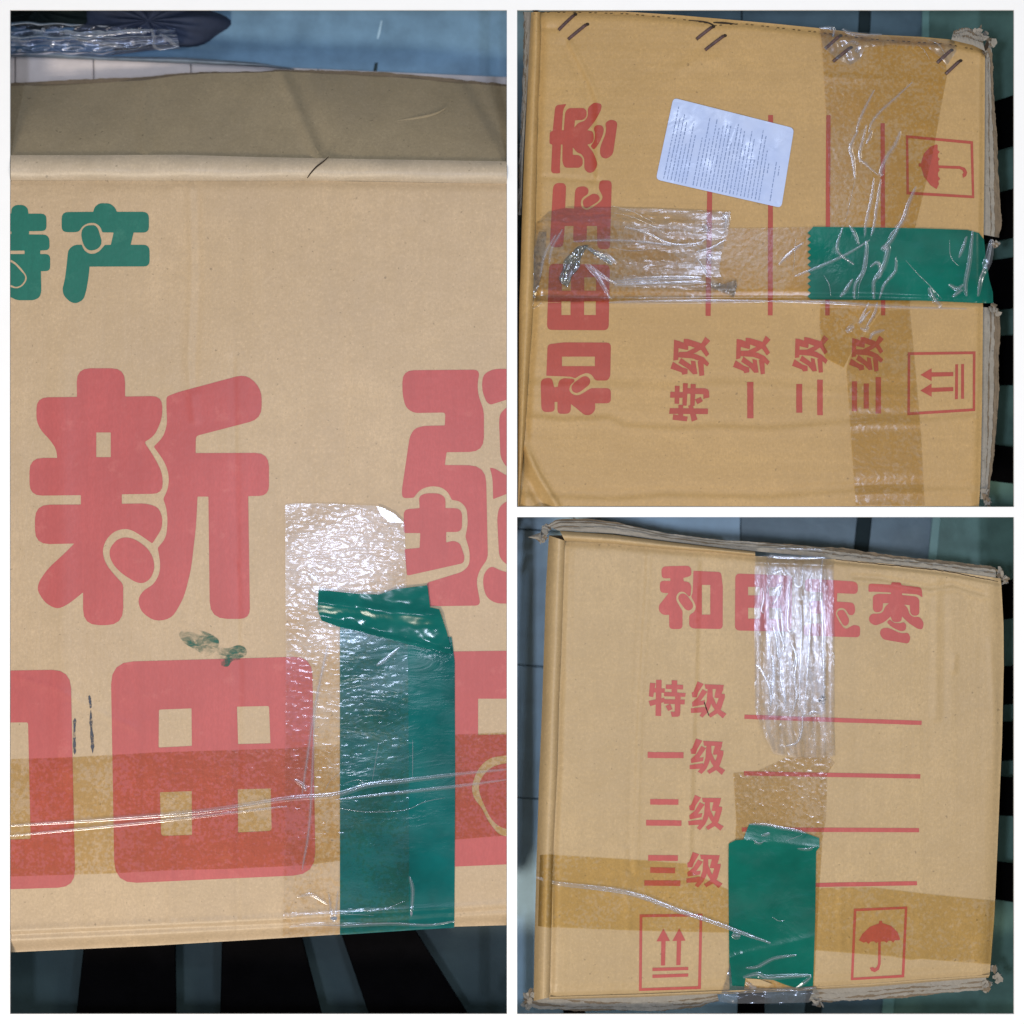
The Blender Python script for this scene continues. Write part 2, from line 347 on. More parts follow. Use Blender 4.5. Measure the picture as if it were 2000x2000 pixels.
def strand(name, pts, width, H, zmm, mat, parent, n=None, taper=True, label=None, wob=0.0, high=0.7):
    """thin raised crease, cord or bar: a half-round section swept along a line"""
    c = smooth_line(pts, n or max(16, len(pts) * 10)); k = 7; m = len(c); vs = []
    if wob: c = c + np.random.default_rng(m).normal(0, wob, c.shape)
    for i in range(m):
        d = c[min(i + 1, m - 1)] - c[max(i - 1, 0)]; d = d / (np.linalg.norm(d) + 1e-9); nn = np.array([-d[1], d[0]])
        s = i / (m - 1); wd = width * (0.35 + 0.65 * math.sin(math.pi * s) ** 0.6 if taper else 1.0)
        z0 = float(H(c[i][0], c[i][1])) + zmm
        for j in range(k):
            a = math.pi * j / (k - 1); q = c[i] + nn * (0.5 * wd * math.cos(a)); z = z0 + high * 0.5 * wd * math.sin(a) * S * 1000
            vs.append(P(q[0], q[1], z * 0.001))
    f = [(i * k + j, i * k + j + 1, (i + 1) * k + j + 1, (i + 1) * k + j) for i in range(m - 1) for j in range(k - 1)]
    return obj(name, vs, f, mat, parent, True, label)

def torn(name, A, B, z, parent, mats=('torn_dark', 'torn', 'torn'), seed=0, jit=1.0, dz=0.0022, label=None, inner=0.5):
    """frayed corrugated flap edge: three paper layers with ragged outer edges"""
    r = np.random.default_rng(seed); root = None; n = 140
    a = polyline_xy(A, n); b = polyline_xy(B, n)
    mm = (mats[0], mats[1], mats[0], mats[2], mats[0], mats[2])
    for L in range(6):
        j = r.normal(0, jit, n); j = np.convolve(np.pad(j, 4, mode='edge'), np.ones(5) / 5, 'same')[4:-4] * 1.5 + r.normal(0, jit * 0.22, n)
        sh = (1.0, 0.93, 0.76, 0.70, 0.46, 0.40)[L] + 0.05 * np.sin(np.arange(n) * r.uniform(0.03, 0.09) + r.uniform(0, 6))
        vs = []; f = []
        for i in range(n):
            d = b[i] - a[i]; ln = np.linalg.norm(d) + 1e-6; q = a[i] + d * sh[i] + d / ln * j[i]; mid = a[i] + (q - a[i]) * 0.6
            zz = z + dz * 0.45 * L
            for p, o in ((a[i], 0.0), (mid, 0.0003 * math.sin(i * 0.3 + L)), (q, -0.0006 + 0.0005 * math.sin(i * 0.5 + L))):
                vs.append(P(p[0], p[1], zz + o))
        for i in range(n - 1):
            for k in range(2): f.append((i * 3 + k, i * 3 + k + 1, i * 3 + k + 4, i * 3 + k + 3))
        if L == 0: root = obj(name, vs, f, mm[0], parent, False, label)
        else: obj('paper_layer', vs, f, mm[L], root)
    return root

def crumple(name, blobs, z, mat, parent, n=60, seed=0, size=9, label=None):
    """shredded, crushed corner: many small curled scraps of paper"""
    r = np.random.default_rng(seed); vs = []; f = []
    for _ in range(max(10, n // 3)):
        cx, cy, rad = blobs[r.integers(len(blobs))]; a = r.uniform(0, 6.28); q = 0.75 * rad * math.sqrt(r.random())
        px, py = cx + q * math.cos(a), cy + q * math.sin(a); k = r.integers(5, 8); b0 = len(vs); tx, ty = r.normal(0, 0.00022, 2); z0 = z + r.uniform(-0.005, 0.0015)
        st = r.uniform(0.35, 0.8); th = r.uniform(0, 6.28)
        for i in range(k):
            g = 2 * math.pi * i / k; rr = size * r.uniform(0.45, 1.0); ex, ey = rr * math.cos(g), rr * st * math.sin(g)
            dx, dy = ex * math.cos(th) - ey * math.sin(th), ex * math.sin(th) + ey * math.cos(th)
            vs.append(P(px + dx, py + dy, z0 + tx * dx + ty * dy + r.normal(0, 0.0004)))
        f.append(tuple(range(b0, b0 + k)))
    o = obj(name, vs, f, mat, parent, False, label); o.data.materials.append(M['torn_dark'])
    for i, pl_ in enumerate(o.data.polygons): pl_.material_index = 1 if i % 3 == 0 else 0
    return o

def slab(name, quad, ztop, thick, mat, parent, bev=0.002):
    """board with eased top edges from a layout outline"""
    q = [np.array(p, float) for p in quad]; c = sum(q) / len(q); vs = []; n = len(q)
    ins = [p + (c - p) / np.linalg.norm(c - p) * (bev / S) * 1.4 for p in q]
    for ring, z in ((ins, ztop), (q, ztop - bev), (q, ztop - thick)):
        for p in ring: vs.append(P(p[0], p[1], z))
    f = [tuple(range(n))] + [tuple(reversed(range(2 * n, 3 * n)))]
    for k in range(2):
        for i in range(n): f.append((k * n + i, (k + 1) * n + i, (k + 1) * n + (i + 1) % n, k * n + (i + 1) % n))
    o = obj(name, vs, f, mat, parent)
    bm = bmesh.new(); bm.from_mesh(o.data); bmesh.ops.recalc_face_normals(bm, faces=bm.faces[:]); bm.to_mesh(o.data); bm.free()
    return o

def cuboid(name, x0, y0, x1, y1, z0, z1, mat, parent):     # metres
    vs = [(x, y, z) for z in (z0, z1) for x, y in ((x0, y0), (x1, y0), (x1, y1), (x0, y1))]
    f = [(3, 2, 1, 0), (4, 5, 6, 7), (0, 1, 5, 4), (1, 2, 6, 5), (2, 3, 7, 6), (3, 0, 4, 7)]
    return obj(name, vs, f, mat, parent)

# ================================================================== SETTING: floor, added border frame, benches
fl = obj('floor', [(-1.6, -1.6, ZF - 0.012), (1.6, -1.6, ZF - 0.012), (1.6, 1.6, ZF - 0.012), (-1.6, 1.6, ZF - 0.012)], [(0, 1, 2, 3)], 'subfloor')
fl['kind'] = 'structure'
def tile(quad, mat, dz=0.0): return slab('floor_tile', quad, ZF + dz, 0.010, mat, fl, 0.0008)
# left bay: blue tiles behind the box, teal in front with the shade in its colour
tile([(-60, -60), (998, -60), (998, 700), (-60, 700)], 'tile_blue')
for q, m_ in (([(744, 40), (747, 40), (743, 66), (739, 76), (736, 76), (738, 64)], 'tile_pale'), ([(732, 123), (738, 122), (736, 140), (729, 140)], 'grout')): slab('floor_scuff', q, ZF + 0.0008, 0.0006, m_, fl, 0.0002)
tile([(-60, 1600), (998, 1600), (998, 2080), (-60, 2080)], 'tile_shaded')
# upper right bay
tile([(1002, -60), (1448, -60), (1446, 998), (1002, 998)], 'tile_slate'); tile([(1450, -60), (1681, -60), (1640, 998), (1448, 998)], 'tile_slate')
tile([(1704, -60), (1802, -60), (1790, 998), (1665, 998)], 'tile_slate'); tile([(1802, -60), (1816, -60), (1806, 998), (1790, 998)], 'tile_mint', 0.002)
tile([(1682, -60), (1703, -60), (1664, 998), (1641, 998)], 'grout', -0.001)
tile([(1816, -60), (2080, -60), (2080, 998), (1806, 998)], 'tile_green')
# lower right bay
for y0, y1 in ((1002, 1031), (1033, 1297), (1299, 1556), (1558, 2080)): tile([(1002, y0), (1120, y0 + 8), (1120, y1 + 8), (1002, y1)], 'tile_pale')
tile([(1122, 1002), (1446, 1002), (1440, 2080), (1122, 2080)], 'tile_pale'); tile([(1447.4, 1002), (1675, 1002), (1560, 2080), (1441.4, 2080)], 'tile_slate')
tile([(1704, 1002), (1822, 1002), (1712, 2080), (1594, 2080)], 'tile_slate'); tile([(1822, 1002), (1838, 1002), (1735, 2080), (1712, 2080)], 'tile_mint', 0.002)
tile([(1676, 1002), (1703, 1002), (1593, 2080), (1561, 2080)], 'grout', -0.001)
tile([(1838, 1002), (2080, 1002), (2080, 2080), (1735, 2080)], 'tile_green')

fr = empty('border_frame', (-0.58, -0.58, ZF), 'white borders between the three views, added as a frame of narrow rails', 'frame')  # added rails standing in for the white borders between the views
def rail(x0, y0, x1, y1):
    a = P(x0, y1); b = P(x1, y0); cuboid('rail', a[0], a[1], b[0], b[1], -0.0015, 0.0012, 'white', fr)
rail(-200, -200, 20, 2200); rail(1980, -200, 2200, 2200); rail(20.02, -200, 1979.98, 20); rail(20.02, 1980, 1979.98, 2200)
rail(990, 20.02, 1010, 1979.98); rail(1010.02, 990, 1979.98, 1010)
for cx, cy in ((-160, -160), (2160, -160), (-160, 2160), (2160, 2160)):
    a = P(cx - 12, cy + 12); b = P(cx + 12, cy - 12); cuboid('post', a[0], a[1], b[0], b[1], ZF - 0.012, -0.0017, 'white', fr)

def bench(label, loc, slats, rails):
    b = empty('slatted_bench', loc, label, 'bench', 'black slatted benches under the boxes')
    for q in slats: slab('slat', q, ZB - 0.001, 0.016, 'black', b, 0.003)
    for q in rails: slab('support_rail', q, ZB - 0.0175, ZB - 0.0175 - ZF - 0.001, 'black', b, 0.002)
    return b
bench('black slatted bench under the large carton in the left bay', P(500, 1900, ZF),
      [[(196, 1560), (340, 1560), (346, 2060), (140, 2060)], [(440, 1560), (520, 1560), (650, 2060), (428, 2060)], [(575, 1560), (650, 1560), (965, 2060), (748, 2060)],
       [(60, 1100), (180, 1100), (170, 1500), (60, 1500)], [(700, 1100), (900, 1100), (900, 1500), (700, 1500)], [(150, 420), (800, 420), (800, 520), (150, 520)]],
      [[(150, 1570), (800, 1570), (800, 1620), (150, 1620)], [(60, 1130), (900, 1130), (900, 1180), (60, 1180)], [(160, 440), (780, 440), (780, 500), (160, 500)]])
def side_slats(rows, x0, x1): return [[(x0, a0), (x1, a1), (x1, b1), (x0, b0)] for a0, a1, b0, b1 in rows]
bench('black slatted bench under the stapled box at the upper right', P(1800, 600, ZF),
      side_slats([(300, 160, 390, 262), (470, 345, 545, 446), (555, 490, 640, 594), (672, 650, 755, 752), (820, 885, 900, 955), (200, 60, 260, 60)][:5], 1620, 2060),
      [[(1650, 300), (1690, 300), (1690, 900), (1650, 900)], [(1850, 300), (1880, 300), (1880, 900), (1850, 900)]])
bench('black slatted bench under the upright arrows box at the lower right', P(1700, 1600, ZF),
      side_slats([(1190, 1118, 1260, 1196), (1330, 1293, 1400, 1370), (1420, 1406, 1500, 1482), (1490, 1524, 1570, 1600), (1640, 1696, 1710, 1774)], 1620, 2060)
      + [[(1446, 1700), (1486, 1700), (1496, 2060), (1438, 2060)], [(1080, 1700), (1120, 1700), (1150, 2060), (1106, 2060)]],
      [[(1650, 1200), (1690, 1200), (1690, 1700), (1650, 1700)], [(1850, 1200), (1880, 1200), (1880, 1700), (1850, 1700)], [(1090, 1750), (1480, 1750), (1480, 1790), (1090, 1790)]])

# ================================================================== LETTERING (outlines drawn glyph by glyph)
def tr(rings, ox, oy, s): return [[(ox + p[0] * s, oy + p[1] * s) + ((p[2] * s,) if len(p) > 2 else ()) for p in r] for r in rings]
def glyph(shapes, ox, oy, s, r=60):     # shapes: list of rings lists -> rounded outlines in layout units
    return [[rounded(ring, r * s) for ring in tr(rings, ox, oy, s)] for rings in shapes]
def rc(x0, y0, x1, y1): return [(x0, y0, 4), (x1, y0, 4), (x1, y1, 4), (x0, y1, 4)]

XIN = [[[(528,265,6),(525,68,125),(857,68,125),(858,262,6),(1112,258,95),(1114,410),(1060,530),(990,575,14),(1060,680),(1116,790),(1115,928,75),(835,932,6),(835,998,6),(1000,995),(1085,1020),(1115,1090),(1110,1170),(1045,1270,10),(960,1210),(900,1176),(850,1168),(785,1186),(728,1240),(700,1320),(720,1400),(770,1470),(845,1550,25),(845,1830,115),(570,1830,115),(570,1605,6),(470,1685),(395,1722),(310,1680),(255,1590),(268,1530),(330,1440),(430,1350),(510,1270,8),(240,1276,100),(240,1004,100),(555,1003,6),(555,938,6),(203,942,85),(202,683,100),(393,683,6),(385,620),(340,555),(285,500),(250,430),(250,268,100)],
        rc(660,508,760,678)],
       [[(850,1227),(800,1245),(755,1300),(750,1355),(780,1420),(840,1480),(930,1535),(980,1545),(1030,1515),(1060,1450),(1055,1380),(1020,1310),(950,1255),(900,1232)]],
       [[(1142,262,20),(1220,232),(1400,184),(1690,106,75),(1795,210,120),(1795,415,85),(1343,532,25),(1342,650,4),(1845,648,95),(1845,942,95),(1703,945,6),(1712,1640),(1715,1787,120),(1440,1787,120),(1430,948,6),(1355,948,6),(1345,1150),(1310,1450),(1262,1640),(1180,1785),(1060,1806),(965,1735),(945,1650),(985,1590),(1050,1555),(1095,1480),(1100,1400),(1082,1300,10),(1140,1230),(1151,1110),(1140,1020),(1120,965,14),(1155,890),(1160,800),(1130,710),(1055,605,10),(1120,540),(1148,450),(1142,350)]]]
JIANG = [[[(1105,90,110),(1690,85,50),(1670,200),(1680,290),(1720,390),(1720,705,110),(1438,708,8),(1425,805,8),(1735,808,130),(1750,1515),(1690,1590),(1662,1680),(1695,1865,40),(1312,1870,10),(1285,1695,25),(1560,1610),(1610,1560),(1615,1460),(1580,1345,15),(1600,1250),(1590,1130),(1540,1078),(1478,1068,12),(1450,1010),(1400,972),(1320,962),(1240,988),(1190,1052,12),(1105,1055,45),(1100,1000),(1160,590),(1195,530),(1260,510),(1425,506,8),(1430,408,25),(1190,412),(1130,370),(1105,270)]],
         [[(1235,1130,8),(1230,1040,40),(1280,1018),(1380,1018),(1430,1050),(1430,1130,8),(1555,1130,60),(1555,1310,50),(1435,1310,8),(1435,1390,8),(1490,1375),(1540,1395),(1575,1500),(1565,1545,20),(1140,1640,15),(1120,1440,10),(1235,1430,8),(1240,1318,8),(1115,1318,20),(1115,1140,40)]],
         [[(1705,200),(1715,120),(1790,80),(1953,78),(1960,290),(1770,350,20),(1740,330),(1712,260)]],
         [[(1835,480),(1840,420),(1893,365),(1960,350),(1960,850),(1893,825),(1845,750)]],
         [[(1765,825,8),(1800,830),(1893,885),(1950,890),(1950,1000),(1790,1062,5),(1785,900)]],
         [[(1820,1200),(1835,1120),(1893,1075),(1960,1060),(1960,1570),(1893,1560),(1835,1500)]],
         [[(1712,1700),(1720,1620),(1775,1563),(1850,1605),(1960,1625),(1960,1850),(1810,1850),(1735,1800)]]]
CHAN = [[[(665,355,70),(1005,352,5),(1020,300),(1070,260),(1180,260),(1235,300),(1260,352,5),(1605,352,70),(1605,575,60),(1440,575,5),(1408,708,5),(1612,708,70),(1612,940,60),(965,942,5),(955,1050),(930,1200),(900,1300),(820,1340),(760,1325),(690,1260),(672,1190),(700,1080),(722,900),(735,760),(800,708),(880,708,5),(910,775),(980,812),(1060,790),(1130,710,5),(1195,708,5),(1225,575,5),(1105,573,5),(1080,510),(1030,472),(960,470),(895,500),(850,565),(800,572),(665,570,60)]],
        [[(875,600),(885,540),(930,500),(1020,495),(1055,530),(1095,660),(1090,710),(1050,755),(970,773),(920,740),(890,680)]]]
TE_BIG = [[[(60,370,2),(120,370,3),(125,310),(170,278),(250,278),(298,310),(305,372,5),(500,372,60),(500,558,50),(312,560,5),(312,596,5),(530,598,70),(535,765,50),(435,768,5),(432,808,5),(540,808,70),(540,990,50),(440,992,8),(445,1210),(430,1270),(370,1305),(180,1305),(115,1270),(60,1260),(60,1140),(115,1165),(180,1183),(250,1150),(302,1065),(240,970),(150,880),(60,850),(60,808,2),(265,808,5),(265,770,5),(60,770,2),(60,598,2),(122,592,3),(122,565,3),(60,560,2)]],
          [[(60,870),(110,890),(160,920),(270,1040),(270,1085),(230,1145),(170,1165),(120,1140),(60,1130)]]]
TIAN_BIG = [[[(643,128,130),(1812,95,110),(1832,1362,130),(665,1415,130)], [(922,404,10),(1112,397,4),(1114,615,4),(920,625,6)], [(1375,387,4),(1562,383,12),(1570,600,4),(1382,605,4)], [(928,884,4),(1113,877,4),(1115,1132,6),(935,1138,20)], [(1380,867,4),(1572,862,6),(1577,1108,20),(1382,1118,4)]]]
KOU_BIG = [[[(-100,180,2),(410,172,110),(437,1435,100),(-100,1452,2),(-100,1165,2),(178,1155,12),(163,478,12),(-100,480,2)]]]
YU_BIG = [[[(1000,700,30),(1950,688,4),(1950,1065,2),(1665,1065,8),(1665,1350,8),(1950,1345,2),(1950,1505),(1890,1510),(1750,1530),(1660,1620),(1612,1760),(1630,1850),(1690,1915),(1750,2040),(1830,2135),(1893,2150),(1950,2150,2),(1950,2365,2),(1480,2385),(1000,2400,30)]],
          [[(1950,1565),(1890,1572),(1780,1595),(1700,1670),(1665,1760),(1690,1850),(1765,2010),(1840,2080),(1950,2100)]]]
HE = [[[(200,170,70),(575,160,60),(585,287,40),(480,315,5),(485,355,5),(555,368,30),(582,420),(572,540,15),(545,545,8),(500,492),(440,483),(397,525),(388,590),(420,650),(470,730,20),(470,957,50),(303,957,50),(302,777,5),(230,782),(175,735),(170,660),(230,590),(295,505,5),(188,500,50),(185,350,50),(318,352,5),(318,318,5),(212,320,40)]],
      [[(413,560),(440,515),(490,508),(532,540),(602,640),(602,690),(560,727),(510,715),(430,610)]],
      [[(608,225,5),(955,240,40),(977,420,10),(975,957,50),(600,950),(555,920),(555,780,30),(622,740),(642,680),(610,600),(577,550),(597,510),(602,400)], rc(714,402,820,776)]]
TIAN = [[[(1135,258,60),(1852,285,60),(1840,990,60),(1130,975,60)], rc(1295,427,1445,533), rc(1560,432,1705,538), rc(1295,690,1445,826), rc(1560,692,1705,830)]]
YU = [[[(80,320,60),(747,362,80),(742,517,55),(485,505,8),(480,612,8),(700,625,70),(712,740),(680,787),(630,777,15),(590,708),(540,688),(490,703),(460,760),(500,850),(560,937),(600,957),(650,927,20),(690,905),(772,918,60),(770,1062,50),(60,1040,50),(60,890,60),(300,885,5),(300,765,5),(130,760,50),(130,600,50),(300,605,5),(300,500,5),(80,480,50)]],
      [[(478,760),(500,725),(560,713),(590,750),(638,840),(622,902),(580,922),(550,895)]]]
ZAO = [[[(878,385,40),(1158,400,5),(1170,368,15),(1280,372,15),(1295,405,5),(1545,435,40),(1557,560,12),(1500,522),(1300,508,3),(1300,530,3),(1480,547),(1517,585),(1517,760),(1490,790,30),(1430,788),(1402,750),(1397,657,8),(1325,650,4),(1370,690),(1393,770),(1440,807),(1520,800),(1577,880),(1555,962,40),(1500,955),(1380,880),(1300,798,3),(1290,862,30),(1220,873),(1175,857),(1158,798,3),(1080,870),(960,917,40),(890,870),(880,810),(920,763),(1020,765),(1067,735),(1082,680),(1135,632,5),(1060,632,8),(1055,710),(1020,745,20),(960,745),(933,710),(933,540,30),(990,514),(1160,517,3),(1160,498,3),(920,486),(878,492,20)]],
       [[(1105,870),(1145,835,12),(1200,882),(1280,885),(1320,867),(1352,900),(1347,972,30),(1290,987),(1180,940)]],
       [[(1018,1010),(1040,950),(1110,938),(1180,963),(1260,1003),(1320,1012),(1372,1000),(1407,1060),(1385,1142,40),(1250,1120),(1058,1087,40)]]]
TE = [[(210,258),(325,265),(270,550),(178,535)],[(332,190),(450,195),(440,945),(322,942)],[(290,365),(518,372),(512,460),(280,455)],[(172,632),(505,560),(510,650),(210,740)],[(540,292),(905,300),(900,392),(535,380)],[(660,205),(780,210),(770,530),(660,530)],[(500,445),(955,462),(950,548),(498,530)],[(500,595),(940,605),(935,705),(498,685)],[(740,530),(855,530),(848,880),(830,940),(790,960),(665,965),(640,855),(730,855)],[(528,740),(625,690),(675,800),(590,840)]]
JI = [[(1205,228),(1335,280),(1225,460),(1195,560),(1100,560),(1085,465),(1130,440)],[(1310,390),(1410,440),(1270,640),(1360,625),(1345,710),(1100,755),(1090,670),(1210,560)],[(1065,795),(1345,760),(1375,870),(1075,885)],[(1355,288),(1755,300),(1735,390),(1375,385)],[(1420,385),(1520,385),(1525,560),(1480,740),(1420,870),(1310,985),(1245,940),(1350,800),(1400,640)],[(1595,385),(1740,385),(1700,490),(1580,575),(1555,570)],[(1700,485),(1775,490),(1770,570),(1700,800),(1620,900),(1480,985),(1430,920),(1560,830),(1640,600),(1640,575),(1580,575)],[(1520,530),(1600,710),(1700,840),(1810,905),(1735,1000),(1610,890),(1510,730),(1480,640)]]
def frame_rings(c, t):
    c = [np.array(p, float) for p in c]; m = sum(c) / 4
    inn = [p + np.array((math.copysign(t, m[0] - p[0]), math.copysign(t, m[1] - p[1]))) for p in c]
    return [[tuple(p) for p in c], [tuple(p) for p in inn]]
ARROWS = [[(1143,1212),(1192,1306),(1159,1306),(1155,1490),(1124,1491),(1127,1308),(1090,1309)],[(1262,1210),(1309,1303),(1277,1304),(1271,1487),(1240,1488),(1244,1305),(1210,1306)],[(1060,1508),(1330,1502),(1330,1525),(1060,1533)],[(1060,1560),(1330,1551),(1330,1575),(1060,1585)]]
ARROW_FRAME = [(963,1105),(1437,1100),(1425,1668),(958,1683)]
UMB = [[(686,1300),(712,1252),(770,1198),(838,1172),(840,1154),(861,1153),(863,1170),(930,1192),(978,1240),(997,1290),(990,1300),(958,1300),(945,1318),(930,1304),(908,1304),(896,1320),(880,1308),(858,1310),(851,1312),(850,1480),(838,1522),(806,1541),(780,1532),(768,1508),(792,1502),(806,1512),(822,1500),(830,1478),(832,1312),(818,1322),(800,1308),(776,1310),(758,1328),(742,1312),(722,1318),(704,1310)]]
UMB_FRAME = [(648,1062),(1052,1045),(1028,1580),(625,1602)]

def bb_map(x0, y0, x1, y1, X0, Y0, X1, Y1, rot=False):
    def f(p):
        u, v = (p[0] - x0) / (x1 - x0), (p[1] - y0) / (y1 - y0)
        return (X0 + v * (X1 - X0), Y1 - u * (Y1 - Y0)) if rot else (X0 + u * (X1 - X0), Y0 + v * (Y1 - Y0))
    return f
def quad_map(src, dst):      # inverse-bilinear on a near-parallelogram, then bilinear
    s = [np.array(p, float) for p in src]; d = [np.array(p, float) for p in dst]
    def f(p):
        q = np.array(p[:2], float); u = v = 0.5
        for _ in range(12):
            a = s[0] * (1 - u) * (1 - v) + s[1] * u * (1 - v) + s[2] * u * v + s[3] * (1 - u) * v - q
            du = (s[1] - s[0]) * (1 - v) + (s[2] - s[3]) * v; dv = (s[3] - s[0]) * (1 - u) + (s[2] - s[1]) * u
            e = np.linalg.solve(np.c_[du, dv], -a); u += e[0]; v += e[1]
        r = d[0] * (1 - u) * (1 - v) + d[1] * u * (1 - v) + d[2] * u * v + d[3] * (1 - u) * v
        return (r[0], r[1])
    return f
def mapped(shapes, f): return [[[f(p) for p in ring] for ring in rings] for rings in shapes]
def edge_wob(ring, a=0.35): return [(p[0] + random.gauss(0, a), p[1] + random.gauss(0, a)) for p in ring]
def bar(x0, y0, x1, y1, t):  # straight printed rule of thickness t
    d = np.array((x1 - x0, y1 - y0), float); n_ = np.array((-d[1], d[0])) / np.linalg.norm(d) * t / 2; a = np.array((x0, y0)); b = np.array((x1, y1)); k = 14
    up = [tuple(a + d * i / k + n_ * (1 + random.gauss(0, 0.03))) for i in range(k + 1)]; dn = [tuple(a + d * i / k - n_ * (1 + random.gauss(0, 0.03))) for i in range(k, -1, -1)]
    return [up + dn]

# ================================================================== BOX 1 (close-up, left bay)
BL = (20.6, 0, 989.4, 3000)
top1 = [(20.6, 352), (350, 353), (620, 353), (990, 359)]; bot1 = [(20.6, 1860), (300, 1847), (552, 1832), (664, 1825), (886, 1810), (989.4, 1807)]
score1 = [(20, 1824), (300, 1812), (552, 1801), (888, 1780), (990, 1773)]
H1 = make_height([(top1, -1.6, 9), ([(20, 372), (120, 368), (240, 362), (330, 362)], -0.5, 9), ([(p[0], p[1] + 3) for p in score1], -1.4, 5), ([(p[0], p[1] - 7) for p in score1], 0.7, 6), (bot1, -7, 16),
                  ([(372, 365), (376, 520), (368, 700), (380, 820)], 0.7, 7), ([(384, 365), (388, 560), (378, 760)], -0.5, 8), ([(455, 700), (462, 1100), (466, 1300), (464, 1820)], -0.45, 5), ([(330, 1560), (333, 1830)], 0.3, 8),
                  ([(40, 1325), (110, 1345), (210, 1400), (260, 1420)], 0.35, 6), ([(690, 360), (700, 900)], 0.5, 20), ([(120, 700), (125, 1500)], 0.5, 22)], 3, 0.9)
b1 = empty('cardboard_box', P(505, 1100, ZB), 'large pale kraft carton filling the left bay, with huge red characters and teal tape', 'box', 'kraft cardboard boxes')
coons('front_panel', top1, bot1, [(20.6, 352), (20.6, 1860)], [(989.4, 359), (989.4, 1807)], H1, 'card1', b1, 250, 380, 'pale kraft face printed with very large red and green characters')
r1a = [(20.6, 303), (180, 303), (350, 302), (480, 306), (620, 309), (800, 312), (989.4, 315)]
def roll_z(t, s): return 0.0055 * math.sin(math.pi * min(1, 0.12 + 0.88 * t)) ** 0.75 - 0.004 * (1 - t) ** 3 - 0.0008 * math.sin(31 * s) * math.sin(math.pi * t) - 0.0016 * t ** 6
loft('rolled_edge', r1a, top1, roll_z, 'card1_highlight', b1, 120, 16, 0, 'rounded fold along the top of the carton, highlight painted in paler')
flap_top = [(20.6, 168), (180, 162), (280, 157), (350, 147), (410, 143), (500, 142), (550, 139), (620, 142), (750, 149), (870, 159), (989.4, 169)]
def flap_z(t, s): return -0.004 - 0.058 * t + 0.003 * math.sin(math.pi * t) + 0.0015 * math.sin(9 * s + 4 * t) * t + 0.0035 * math.exp(-((s - 0.62 + 0.075 * t) / 0.012) ** 2) - 0.0025 * math.exp(-((s - 0.645 + 0.075 * t) / 0.02) ** 2) + 0.0025 * math.exp(-((s - 0.27) / 0.01) ** 2) + 0.0016 * math.sin(23 * s + 2 * t) * t + 0.001 * math.sin(47 * s - 5 * t) * t
loft('end_flap', r1a, flap_top, flap_z, 'liner', b1, 160, 40, 0, 'dull grey-brown flap sloping away behind the fold')
lip = [(x, y - 5 - 3 * math.sin(x * 0.01)) for x, y in flap_top]
loft('flap_lip', flap_top, lip, lambda t, s: -0.0625 - 0.002 * t, 'torn_dark', b1, 100, 2, 0.6)
skirt('side_panel', bot1, H1, 'card1', b1, ZB, (0, -14)); skirt('side_panel', [(20.6, 352), (20.6, 1860)], H1, 'card1', b1); skirt('side_panel', [(989.4, 359), (989.4, 1807)], H1, 'card1', b1)
for pts in ([(600, 348), (607, 338), (618, 326), (632, 315), (642, 306)],):
    strand('edge_crack', pts, 3.0, lambda x, y: np.zeros(np.shape(x)), 5.4, 'crack', b1, high=0.1)
strand('flap_crease', [(545, 148), (565, 190), (590, 240), (612, 285), (622, 300)], 8, lambda x, y: -4 - 58 * (1 - (np.asarray(y) - 142) / 166) + 2.5, 0.0, 'liner', b1, high=0.35)
strand('flap_crease', [(665, 260), (760, 240), (840, 225), (870, 212)], 5, lambda x, y: -4 - 58 * (1 - (np.asarray(y) - 148) / 163) + 2.2, 0.0, 'liner', b1, high=0.35)
def ink(name, shapes, box, H, mat, z=0.35, clip=None, label=None, zstep=0.0): return sheet(name, shapes, H, z, mat, box, clip, 6, None, label, True, zstep)
Z4 = (0, 700, 550 / 1932); Z5 = (500, 700, 500 / 1932); Z3 = (0, 350, 350 / 1932); Z6 = (0, 1250, 650 / 1932); Z7 = (520, 1100, 480 / 1932)
ink('printed_character', glyph(XIN, *Z4), b1, H1, 'red1', clip=BL, label='large red rounded character at the centre left')
ink('printed_character', glyph(JIANG, *Z5), b1, H1, 'red1', clip=BL, label='large red character cut off by the right rail')
ink('printed_character', glyph(CHAN, *Z3), b1, H1, 'green_ink', clip=BL, label='green rounded character near the top')
ink('printed_character', glyph(TE_BIG, *Z3), b1, H1, 'green_ink', clip=BL, label='green character cut off by the left rail')
ink('printed_character', glyph(TIAN_BIG, *Z6), b1, H1, 'red1', clip=BL, label='large red four-window square character')
ink('printed_character', glyph(KOU_BIG, *Z6), b1, H1, 'red1', clip=BL, label='large red character half cut off by the left rail')
ink('printed_character', glyph(YU_BIG, *Z7), b1, H1, 'red1', clip=BL, label='large red character half hidden by teal tape')
